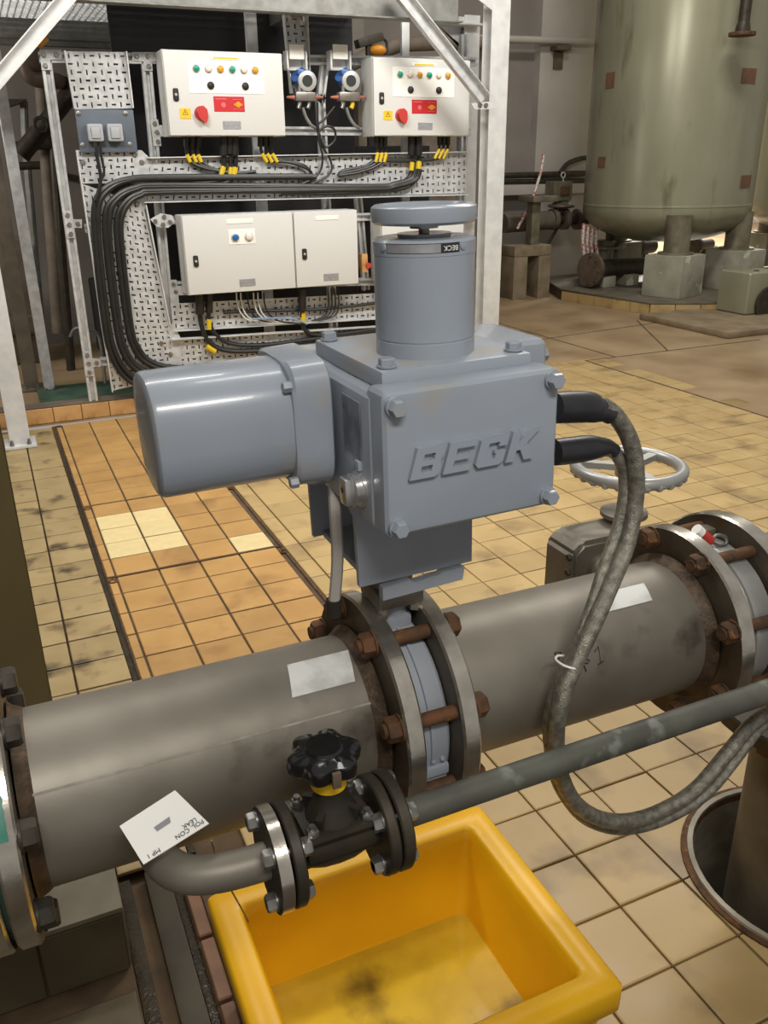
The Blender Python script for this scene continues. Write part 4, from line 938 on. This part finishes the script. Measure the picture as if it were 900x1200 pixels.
for k, (x, mt, cn) in enumerate(((277, m_stud, 'white'), (282, m_stud, 'pale grey'), (290, m_cable, 'black'), (297, m_stud, 'off white'), (302, m_stud, 'thin white'), (309, m_cable, 'thin black'))):
    cable('%s wire curving right under the wide lower cabinet, number %d from the left' % (cn, k+1), [(x, 343), (x+1, 355), (x+6, 368), (x+18, 376), (330+k*3, 377+.4*k), (358, 378+.5*k)], .005, group=G2, mat=mt, y=YT-.03-.004*k)
cable('pale blue cable lying along the tray under the wide lower cabinet', [(296, 374), (320, 373), (345, 374), (360, 380)], .006, group=G2, mat=m_bluew, y=YT-.06)
cable('black cable with yellow sleeve at the left end of the narrow lower cabinet', [(354, 340), (355, 380), (362, 390), (380, 393), (410, 390), (450, 384)], .016, group=G2, glands=(((354, 340), (354, 364)),), sleeves=(((355, 366), (355, 378)),))
for k in range(4): cable('thin black wire %s under the narrow lower cabinet' % ('leftmost', 'second from left', 'third from left', 'rightmost')[k]+' of four', [(384+4*k, 338), (385+4*k, 358), (380+4*k, 370), (365+3*k, 376)], .005, group=G2, y=YT-.03)
cable('black cable run strapped along the narrow tray', [(262, 366), (320, 364), (380, 362), (450, 354)], .011, group=G2, y=YT-.01)
cable('black cable bundle strapped along the lowest tray', [(300, 412), (360, 407), (455, 396)], .02, y=YT-.03, group=G2)
m = MB(); c = P(426, 308, Y=YC+.1); m.box(c.x-.025, c.x+.02, c.y-.03, c.y+.03, c.z-.06, c.z+.06, .006); ju = thing('small_switch_box', c, 'small tan switch with red button right of the narrow lower cabinet', 'switch'); obj('case', m, m_curbt, ju)
m = MB(); m.cyl(c+Vector((.02, -.03, -.015)), c+Vector((.02, -.045, -.015)), .018); obj('button', m, m_red, ju)
# ================================================================== FRAME POSTS, PLATFORM
YP = 5.2
def post(label, px0, px1, yfoot, Y, ztop, mat, dep=.1, plate=True, name='steel_post', wall=.008):
    """H section post standing on a base plate"""
    a, b_ = P(px0, yfoot, Y=Y).x, P(px1, yfoot, Y=Y).x
    r = thing(name, ((a+b_)/2, Y+dep/2, 0), label, 'post'); m = MB()
    m.box(a, b_, Y, Y+wall, 0, ztop, .001, 1); m.box(a, b_, Y+dep-wall, Y+dep, 0, ztop, .001, 1); m.box((a+b_)/2-.004, (a+b_)/2+.004, Y+wall, Y+dep-wall, 0, ztop); obj('profile', m, mat, r)
    if plate:
        m = MB(); m.box(a-.03, b_+.03, Y-.05, Y+dep+.05, .001, .018, .003); bp = obj('base_plate', m, mat, r)
        for x in (a+.01, b_-.01):
            for y in (Y-.025, Y+dep+.025): h = MB(); h.cyl((x, y, .018), (x, y, .05), .008, n=8); h.hexnut((x, y, .018), ZA, .024, .016); obj('anchor_bolt', h, m_zinc, bp)
    return r
post('bright galvanised post at the left edge in front of the panel frame', 9, 34, 505, YP, 2.2, m_galvw, .10)
post('bright galvanised post right of the upper right cabinet, full height', 566, 585, 365, YP, 2.9, m_galvw, .11)
post('shorter galvanised post directly behind the right side of the upper right cabinet', 541, 558, 200, 5.76, 2.42, m_galvw, .09)
post('dull galvanised post with rusty base behind the left end of the frame', 50, 62, 440, 6.45, 2.2, m_galv, .11)
post('brown painted post left of the dull galvanised post in the background', 27, 44, 440, 6.62, 2.2, m_brown, .12)
m = MB(); a = P(507, 26, Y=5.74); b_ = P(561, 28, Y=5.74); m.box(a.x, b_.x, 5.68, 5.88, a.z-.012, a.z, .003); m.prism([Vector((P(515, 30, Y=5.8).x, 5.8, a.z-.012)), Vector((b_.x-.1, 5.8, a.z-.012)), Vector((b_.x-.1, 5.8, a.z-.14)), Vector((P(541, 50, Y=5.8).x, 5.8, a.z-.12))], (0, .008, 0))
for x in (523, 536, 543): m.hexnut(Vector((P(x, 26, Y=5.74).x, 5.74, a.z)), ZA, .03, .02)
single('cap_plate', m, m_galvw, 'galvanised cap plate with gusset on top of the shorter right post', 'plate', org=a)
m = MB(); a = P(292, 10, Y=5.9); m.box(a.x-.03, P(303, 60, Y=5.9).x, 5.9, 5.93, 0, 2.5, .003); single('steel_post', m, m_galvw, 'thin bright strip post rising behind the upper left cabinet', 'post', org=(a.x, 5.9, 0))
m = MB(); a = P(471, 25, Y=5.9); m.box(a.x, P(480, 60, Y=5.9).x, 5.9, 5.93, 0, P(475, 26, Y=5.9).z, .003); single('steel_post', m, m_galvw, 'thin bright strip post rising behind the upper right cabinet', 'post', org=(a.x, 5.9, 0))
# diagonal braces: angle sections
def brace(label, p0, p1, Y, wd, mat):
    a, b_ = P(*p0, Y=Y), P(*p1, Y=Y); d = (b_-a).normalized(); n = d.cross(YA).normalized(); r = thing('diagonal_brace', a, label, 'brace', 'diagonal braces'); m = MB()
    m.bar(a, b_, .007, wd, n); obj('web', m, mat, r)
    for s in (-1, 1): m = MB(); m.bar(a+n*s*wd/2-YA*.022, b_+n*s*wd/2-YA*.022, .045, .006, n); obj('folded_rim', m, mat, r)
    return r, b_, n
br, e, n = brace('bright diagonal brace crossing the top left corner', (-12, 104), (96, -23), YP-.03, .068, m_galvw)
br, e, n = brace('galvanised diagonal brace in front of the upper right cabinet', (464, -12), (566, 117), YP-.03, .075, m_galv)
m = MB(); m.prism([P(552, 121, Y=YP-.05), P(575, 119, Y=YP-.05), P(574, 128, Y=YP-.05), P(556, 128, Y=YP-.05)], (0, .008, 0)); j = obj('end_plate', m, m_galvw, br)
for x in (562, 569): h = MB(); h.hexnut(P(x, 123, Y=YP-.05), -YA, .026, .012); obj('bolt', h, m_zinc, j)
m = MB(); m.prism([P(555, -5, Y=YP-.01), P(578, -5, Y=YP-.01), P(577, 12, Y=YP-.01)], (0, .01, 0)); single('gusset_plate', m, m_galvw, 'triangular gusset on the full height right post at the top edge', 'plate', org=P(570, 0, Y=YP))
# platform
pf = thing('overhead_platform', (1.4, 5.3, 2.3), 'grey steel platform with bar grating above the panel', 'platform')
zb = P(300, 15, Y=5.3).z; xe = P(537, 20, Y=5.3).x
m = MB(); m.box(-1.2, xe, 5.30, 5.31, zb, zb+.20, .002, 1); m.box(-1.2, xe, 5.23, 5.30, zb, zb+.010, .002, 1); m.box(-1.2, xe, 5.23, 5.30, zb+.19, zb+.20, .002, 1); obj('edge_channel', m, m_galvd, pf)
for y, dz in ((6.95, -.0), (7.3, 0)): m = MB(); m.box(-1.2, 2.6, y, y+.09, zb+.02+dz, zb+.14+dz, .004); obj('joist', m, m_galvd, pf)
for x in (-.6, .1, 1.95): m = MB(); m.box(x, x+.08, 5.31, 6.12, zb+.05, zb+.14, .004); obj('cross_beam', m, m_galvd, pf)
m = MB()
for k in range(90): m.box(-1.2+k*.042, -1.195+k*.042, 5.32, 7.4, zb+.145, zb+.175)
for k in range(20): m.box(-1.2, 2.6, 5.36+k*.105, 5.366+k*.105, zb+.150, zb+.175)
tag(obj('grating_bars', m, m_galv, pf), kind='stuff')
m = MB(); m.box(-1.2, 2.6, 7.1, 8.35, zb+.2, zb+.22); obj('deck_plate', m, m_board, pf)

# ------------------------------------------------------------------ clutter left behind the frame
pm = thing('dark_machine', (.62, 7.4, 0), 'dark machine block in the shade behind the left strut', 'machine')
m = MB(); m.box(.78, 1.3, 7.2, 8.0, 0, .62, .02); m.box(.80, 1.2, 7.15, 7.2, .1, .5, .02); obj('casing', m, m_board, pm)
m = MB(); m.box(.78, 1.1, 7.2, 7.3, .62, .70, .01); m.cyl((.8, 7.3, .75), (1.1, 7.3, .75), .05); obj('motor_rail', m, m_brown, pm)
dp = thing('slanted_pipe', P(20, 180, Y=7.0), 'thick dark slanted pipe behind the left strut', 'pipe')
m = MB(); m.cyl(P(24, 182, Y=7.0), P(92, 98, Y=7.0), .062); m.cyl(P(91, 99, Y=7.0), P(108, 92, Y=8.30), .062); obj('tube', m, m_dark, dp); m = MB(); m.torus(P(48, 146, Y=6.92), YA, .045, .012, 20, 6); obj('lifting_ring', m, m_dark, dp)
m = MB(); m.cyl(P(48, 85, Y=7.3), P(69, 390, Y=7.3), .05); single('steel_pipe', m, m_brown, 'upright brown pipe behind the slanted pipe', 'pipe', org=P(56, 175, Y=7.3))
m = MB(); m.tube([P(18, 172, Y=7.2), P(60, 170, Y=7.2), P(64, 180, Y=7.2), P(70, 270, Y=7.2), P(84, 440, Y=7.2)], .035, 10, 3); single('steel_pipe', m, m_dark, 'dark pipe bent downwards behind the left strut', 'pipe', org=P(64, 180, Y=7.2))
m = MB(); m.tube([P(20, 195, Y=7.5), P(62, 193, Y=7.5), P(66, 196, Y=7.5), P(70, 205, Y=8.39)], .03, 10, 2); single('steel_pipe', m, m_dark, 'thin dark level pipe below the slanted pipe', 'pipe', org=P(20, 195, Y=7.5))
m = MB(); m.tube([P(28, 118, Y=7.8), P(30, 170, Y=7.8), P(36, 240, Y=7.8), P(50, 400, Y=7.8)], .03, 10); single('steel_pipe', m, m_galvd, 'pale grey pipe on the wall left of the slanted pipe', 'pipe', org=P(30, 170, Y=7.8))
lh = thing('ball_valve', P(48, 58, Y=6.6), 'valve with orange handle at the top of the left strut', 'valve')
m = MB(); m.prism([P(38, 56, Y=6.6), P(52, 42, Y=6.6), P(58, 47, Y=6.6), P(52, 53, Y=6.6), P(46, 62, Y=6.6), P(40, 62, Y=6.6)], (0, .03, 0)); obj('handle', m, m_orange, lh)
m = MB(); m.tube([P(30, 68, Y=6.62), P(33, 85, Y=6.62), P(40, 92, Y=6.62), P(52, 94, Y=6.62), P(66, 95, Y=6.75), P(70, 96, Y=7.4), P(74, 97, Y=8.38)], .05, 12); m.ball(P(38, 70, Y=6.64), .09, n=8); obj('valve_body', m, m_brass, lh)
m = MB(); m.prism([P(10, 116, Y=7.6), P(32, 116, Y=7.6), P(24, 120, Y=7.6), P(12, 124, Y=7.6)], (0, .3, 0)); single('wall_bracket', m, m_dark, 'small dark shelf bracket on the wall by the left posts', 'bracket', org=P(10, 116, Y=7.6))
m = MB(); m.tube([P(82, 395, Y=6.6), P(88, 385, Y=6.6), P(102, 386, Y=6.6), P(116, 396, Y=6.6), P(124, 455, Y=6.45)], .012, 8); single('grey_hose', m, m_galvd, 'thin grey hose arching behind the foot of the left strut', 'hose', org=P(88, 385, Y=6.6))
m = MB(); m.box(.18, 1.1, 6.1, 6.55, .0, .035, .01); single('floor_mat', m, m_green, 'dark green strip of matting behind the curb', 'mat', org=(.6, 6.3, 0))
m = MB(); m.box(-.5, .30, 7.6, 7.7, 0, 1.0, .03); m.box(-.5, .28, 7.55, 7.6, .25, .4, .02); single('rusty_housing', m, m_brown, 'dull brown housing low behind the left posts', 'machine', org=(0, 7.7, 0))
fj = thing('field_light', P(432, 52, Y=6.8), 'dark angled lamp with amber body above the upper right cabinet', 'lamp')
m = MB(); m.bar(P(418, 52, Y=6.8), P(447, 43, Y=6.8), .10, .06, bev=.01); obj('lamp_head', m, m_dark, fj)
m = MB(); m.ball(P(442, 59, Y=6.8), .06, (1.2, 1, .7), 8); obj('amber_body', m, m_orange, fj)
m = MB(); m.tube([P(447, 43, Y=6.8), P(453, 50, Y=6.8), P(452, 62, Y=6.8), P(440, 64, Y=6.8)], .012, 8); obj('flex', m, m_cable, fj)
m = MB(); m.bar(P(432, 52, Y=6.8), Vector((P(432, 52, Y=6.8).x, 6.8, 0)), .04, .04); obj('stand', m, m_dark, fj)
m = MB(); m.tube([P(405, 78, Y=7.6), P(470, 52, Y=7.6), P(560, 51, Y=7.6), P(566, 51, Y=9.9)], .06, 12, 2); single('steel_pipe', m, m_brown, 'brown pipe running behind the upper right cabinet', 'pipe', org=P(470, 52, Y=7.6))
m = MB(); m.box(P(418, 66, Y=7.9).x, P(560, 66, Y=7.9).x, 7.9, 8.39, 0, 2.1, .03); single('duct_box', m, m_brown, 'dull brown ductwork behind the upper right cabinet', 'duct', org=P(470, 100, Y=7.9))

# ================================================================== TANKS AND THE FAR RIGHT
# octagonal tiled plinth
T1 = Vector((7.28, 8.22, 0)); T2 = Vector((9.95, 8.3, 0))
m = MB(); oc = [Vector((6.04, 8.4, 0)), Vector((6.24, 7.12, 0)), Vector((6.68, 6.86, 0)), Vector((8.6, 6.30, 0)), Vector((10.4, 6.4, 0)), Vector((10.8, 8.4, 0)), Vector((8.0, 9.5, 0)), Vector((6.5, 9.5, 0))]
m.prism([p*1 for p in oc], (0, 0, .112)); tp_ = struct('trim_10', m, m_grout); ORG[tp_.name] = Vector((0, 0, 0))
ctr = sum(oc, Vector((0, 0, 0)))/8
m = MB(); m.prism([p+(p-ctr).normalized()*.012+ZA*.112 for p in oc], ZA*.016); obj('plinth_slab', m, m_blackstone, tp_)
for i in range(3):
    a, b_ = oc[i], oc[i+1]; L = (b_-a).length; nn = max(1, round(L/.28)); d = (b_-a)/L; out = d.cross(ZA); out = out if out.dot(a-ctr) > 0 else -out
    for k in range(nn):
        m = MB(); m.bar(a+d*(L*k/nn+.004)+ZA*.054+out*.004, a+d*(L*(k+1)/nn-.004)+ZA*.054+out*.004, .012, .104, ZA); obj('facing_tile', m, m_tan, tp_)
def tank(c, r, zb, label, legs, n=72):
    t = thing('storage_tank', c+ZA*.112, label, 'tank', 'tall olive green tanks')
    m = MB(); pr = [(0, 0.01)]
    for k in range(1, 11):
        a = pi/2*k/10; pr.append((.36*(1-cos(a)), r*sin(a)**.9))
    pr += [(.40, r), (.405, r+.004), (.42, r+.004), (.425, r), (2.9, r), (4.4, r), (4.5, r*.9)]
    m.lathe(c+ZA*zb, ZA, pr, n); obj('shell', m, m_tank, t)
    for lx, ly, ry in legs:
        lg = MB(); lg.cyl((lx, ly, .56), (lx, ly, zb+.34), .135, n=24); lg.annulus((lx, ly, .56), ZA, 0, .02, .13, .19, 24); o = obj('leg', lg, m_leg, t)
    return t
LEGS = [(6.78, 7.42, .30), (7.74, 7.52, .1), (7.28, 9.05, .2)]
LEG2 = [(9.4, 7.75, .1), (10.3, 7.5, 0), (9.9, 9.1, .2)]
k1 = tank(T1, .935, .62, 'large olive green tank standing on concrete blocks, dark nozzle on its right', LEGS); k2 = tank(T2, .95, .60, 'second olive green tank, cut off by the right edge', LEG2)
def on_tank(px, py, c, r):
    d = P(px, py, Y=1.0)-Vector((0, 0, CAM_H)); o = Vector((-c.x, -c.y)); dd = Vector((d.x, d.y)); A, B, C_ = dd.dot(dd), o.dot(dd), o.dot(o)-r*r
    q_ = B*B-A*C_
    return Vector((0, 0, CAM_H))+d*((-B-math.sqrt(max(q_, 0)))/A)
for px, py, w_, h_ in ((715, 94, .14, .15), (705, 190, .13, .11), (874, 213, .20, .13), (878, 89, .2, .14)):
    p = on_tank(px, py, T1 if px < 880 else T1, .937); nr = Vector((p.x-T1.x, p.y-T1.y, 0)).normalized(); m = MB(); m.bar(p-ZA*h_/2, p+ZA*h_/2, w_, .004, nr.cross(ZA).cross(ZA)); obj('rust_patch', m, m_tankd, k1, label='rust brown patch on the tank wall')
p0 = on_tank(872, 30, T1, .935); nr = Vector((p0.x-T1.x, p0.y-T1.y, 0)).normalized()
q0 = p0+nr*.22
nz = thing('down_pipe', q0, 'dark flanged pipe end hanging in front of the olive tank at the top edge', 'pipe')
zz = P(872, 38, Y=q0.y).z
m = MB(); xx = P(870, 38, Y=q0.y).x; m.cyl((xx, q0.y, zz), (xx, q0.y, 4.2), .055, n=20); m.lathe((xx, q0.y, zz), ZA, [(0, .07), (.03, .07), (.09, .055)], 20); obj('tube', m, m_dark, nz)
m = MB(); m.lathe((xx, q0.y, zz-.03), ZA, [(0, .125), (.03, .125)], 24); obj('flange', m, m_rust, nz)
words2 = {0: 'front left', 1: 'right', 2: 'rear'}
def block(c, s, h, rot, label, z0=.128):
    r = MB(); r.box(-s/2, s/2, -s/2, s/2, 0, h, .012, 2, mat=Matrix.Translation((c[0], c[1], z0)) @ Matrix.Rotation(rot, 4, 'Z')); return single('concrete_block', r, m_block, label, 'block', 'concrete blocks under the tank legs', org=(c[0], c[1], z0))
block(LEGS[0][:2], .46, .432, .30, 'grey concrete block with white streaks under the front left tank leg'); block(LEGS[1][:2], .46, .432, .12, 'grey concrete block under the right leg of the first tank')
block(LEGS[2][:2], .46, .432, .2, 'grey concrete block under the rear leg of the first tank'); block(LEG2[0][:2], .40, .432, .1, 'concrete block under the near leg of the second tank')
block(LEG2[1][:2], .40, .432, .0, 'concrete block under the front leg of the second tank, by the right edge'); block(LEG2[2][:2], .40, .432, .0, 'concrete block under the rear leg of the second tank')
# low horizontal pipe with blank flange
hp = thing('low_pipe', (6.6, 8.3, .13), 'dark low pipe with rusty blank flange on the tank plinth', 'pipe'); a, b_ = P(694, 316, Y=8.3), P(765, 311, Y=8.5)
m = MB(); m.cyl(a, b_, .105, n=24); obj('tube', m, m_dark, hp); m = MB(); m.cyl(a-(b_-a).normalized()*.05, a, .19, n=28); fl_ = obj('blank_flange', m, m_brass, hp)
for k in range(8):
    g = 2*pi*k/8; h = MB(); c = a+Vector((-.045, -.02, 0))+Vector((0, cos(g)*.155, sin(g)*.155)); h.hexnut(c, -XA, .03, .02); obj('nut', h, m_rust, fl_)
for x in (708, 735): m = MB(); c = P(x, 330, Y=8.36); m.box(c.x-.09, c.x+.09, c.y-.1, c.y+.1, .128, a.z-.085, .01); obj('saddle', m, m_block, hp)
m = MB(); c = P(708, 290, Y=8.9); m.cyl((c.x, c.y, .13), (c.x, c.y, .60), .13, n=20); m.lathe((c.x, c.y, .5), ZA, [(0, .13), (0, .19), (.03, .19), (.03, .13)], 20, False); single('steel_pipe', m, m_leg, 'upright grey pipe behind the low pipe under the tank', 'pipe', org=c)
for i, (x, y, r) in enumerate(((745, 290, .10), (816, 288, .075), (823, 295, .06))):
    m = MB(); c = P(x, y, Y=9.3+i*.3); m.cyl(c, c+Vector((.35, .1, 0)), r, n=16); m.cyl(c, c-Vector((.05, .014, 0)), r*1.6, n=16); m.cyl((c.x+.2, c.y+.05, .0), (c.x+.2, c.y+.05, c.z), .05, n=10)
    single('pipe_fitting', m, m_dark, ('dark flanged fitting behind the front left block', 'dark flanged fitting between the tank legs, upper', 'dark flanged fitting between the tank legs, lower')[i], 'fitting', org=c)
# wall pipework
def wp(label, p, q_, r, mat, Y, name='wall_pipe'): m = MB(); m.cyl(P(*p, Y=Y), P(*q_, Y=Y), r, n=12); return single(name, m, mat, label, 'pipe', org=P(*p, Y=Y))
wp('high level pipe crossing the back wall beside the tank', (560, 45), (700, 49), .04, m_wallp, 9.74)
wp('upper of the two dark conduits low on the back wall', (585, 206), (690, 203), .035, m_dark, 9.78); wp('lower of the two dark conduits low on the back wall', (585, 213), (690, 212), .03, m_dark, 9.80)
m = MB(); a, b_ = P(585, 217, Y=9.8), P(690, 226, Y=9.8); m.box(a.x, b_.x, 9.78, 9.85, b_.z, a.z, .006); tr = single('cable_trunking', m, m_wallp, 'pale cable trunking below the dark conduits on the back wall', 'trunking', org=a)
m = MB(); a, b_ = P(648, 54, Y=9.8), P(664, 60, Y=9.8); m.box(a.x, b_.x, 9.7, 9.86, b_.z, a.z, .005); c, d = P(652, 60, Y=9.8), P(661, 81, Y=9.8); m.box(c.x, d.x, 9.83, 9.86, d.z, c.z, .004); single('wall_bracket', m, m_brass, 'small steel bracket under the high pipe on the pilaster', 'bracket', org=a)
m = MB(); m.tube([P(656, 203, Y=9.75), P(665, 192, Y=9.75), P(680, 186, Y=9.75), P(690, 185, Y=9.75)], .03, 10); single('black_hose', m, m_dark, 'dark hose arching from the conduits to the tank', 'hose', org=P(665, 192, Y=9.75))
cv = thing('control_valve', P(660, 262, Y=9.3), 'old control valve with boxed positioner and three round flanges left of the tank', 'valve')
Yv = 9.2
def PB(x0, y0, x1, y1, dep, mat, name, par, bev=.01): m = MB(); a, b_ = P(x0, y0, Y=Yv), P(x1, y1, Y=Yv); m.box(a.x, b_.x, Yv, Yv+dep, b_.z, a.z, bev); return obj(name, m, mat, par)
PB(650, 213, 670, 235, .2, m_leg, 'positioner', cv); PB(657, 218, 667, 229, -.02, m_rust, 'dial', cv)
m = MB(); c = P(658, 241, Y=Yv+.1); m.lathe(c-ZA*.04, ZA, [(0, .05), (.02, .15), (.035, .17), (.05, .17), (.06, .12), (.10, .08)], 24); obj('diaphragm_casing', m, m_leg, cv)
m = MB(); m.cyl(c-ZA*.16, c, .035); m.cyl(P(640, 256, Y=Yv+.1), P(690, 256, Y=Yv+.1), .07); obj('valve_body', m, m_dark, cv)
for x in (648, 661, 677): m = MB(); q_ = P(x, 257, Y=Yv+.1); m.cyl(q_-XA*.03, q_+XA*.03, .125, n=24); obj('flange', m, m_brown, cv)
m = MB(); m.torus(P(660, 205, Y=Yv+.1), YA, .03, .008, 16, 6); m.cyl(P(660, 208, Y=Yv+.1), P(660, 214, Y=Yv+.1), .008); obj('eyelet', m, m_galv, cv)
m = MB(); q_ = P(590, 262, Y=9.3); e_ = P(645, 258, Y=9.3); m.cyl(q_, e_, .11, n=20); single('steel_pipe', m, m_brown, 'thick brown pipe leading to the old control valve', 'pipe', org=q_)
m = MB(); m.cyl(P(654, 266, Y=9.3), P(641, 288, Y=9.35), .02, n=8); single('stay_rod', m, m_dark, 'dark slanted rod below the old control valve', 'rod', org=P(641, 288, Y=9.35))
# pipe support: concrete frame with post
sf = thing('pipe_support', (5.85, 8.7, 0), 'small concrete portal with a post carrying the pipe left of the tank', 'support'); Ysf = 8.7
a, b_ = P(603, 290, Y=Ysf), P(645, 300, Y=Ysf); z1 = P(620, 288, Y=Ysf).z
m = MB(); xs = [P(x, 320, Y=Ysf).x for x in (602, 618, 631, 645)]
zl = z1-.12
m.box(xs[0], xs[3], Ysf, Ysf+.3, zl, z1, .015); m.box(xs[0], xs[1], Ysf, Ysf+.3, 0, zl, .012)
m.box(xs[2], xs[3], Ysf, Ysf+.3, 0, zl, .012); obj('portal', m, m_portal, sf)
m = MB(); a = P(621, 288, Y=Ysf+.1); b_ = P(633, 237, Y=Ysf+.1); m.box(a.x, b_.x, Ysf+.08, Ysf+.2, z1, b_.z, .006); obj('post', m, m_leg, sf)
m = MB(); a = P(618, 237, Y=Ysf+.1); b_ = P(648, 229, Y=Ysf+.1); m.box(a.x, b_.x, Ysf-.02, Ysf+.3, a.z, b_.z, .008); obj('head_plate', m, m_leg, sf)
# tapes
def tape(label, pts, Y, wd=.014):
    m = MB(); P_ = [P(x, y, Y=Y) for x, y in pts]; m.tube(P_, wd, 6, 3); return single('barrier_tape', m, m_tape, label, 'tape', 'red and white barrier tapes', org=P_[0])
tape('red and white tape stretched from the pilaster down to the pipe support', [(637, 180), (634, 200), (622, 238), (606, 268)], 9.0, .016)
for k, (x, y0, y1) in enumerate(((684, 262, 305), (689, 264, 310), (694, 266, 308), (699, 268, 300))): tape('knotted red and white tape hanging beside the tank bottom, %s' % ('leftmost', 'second from left', 'third from left', 'rightmost')[k], [(x, y0), (x-1, (y0+y1)/2), (x+1.5, y1)], 8.5, .020)
# pump body on its block at the right edge
pb_ = thing('pump', P(890, 350, Y=6.45), 'pale green pump housing on a stone block at the right edge', 'pump'); Yb = 6.35
a, b_ = P(880, 320, Y=Yb), P(905, 372, Y=Yb); zt_ = P(885, 372, Y=Yb).z
m = MB(); m.box(a.x, a.x+.42, Yb, Yb+.4, max(zt_, .06)+.001, a.z, .03, 3); obj('housing', m, m_tank, pb_)
m = MB(); c = P(899, 356, Y=Yb); m.cyl(c, c-YA*.03, .17, n=28); obj('dark_opening', m, m_dark, pb_)
m = MB(); c = P(886, 322, Y=Yb+.1); m.cyl(c-XA*.12, c+XA*.05, .03, n=12); m.ball(c, .05, n=8); obj('drain_cock', m, m_dark, pb_)
m = MB(); a = P(852, 398, Y=5.75).x; m.box(a, a+1.6, 5.75, 6.95, 0, max(zt_, .06), .02); single('stone_block', m, m_stone, 'low worn stone base below the pale green pump', 'base', org=(a, 5.75, 0))
m = MB(); m.box(P(843, 368, Y=6.55).x, P(872, 368, Y=6.55).x, 6.5, 6.75, 0, .05, .01); single('loose_stone', m, m_curbt, 'flat loose stone lying in front of the tank plinth', 'stone', org=P(850, 370, Z=0))
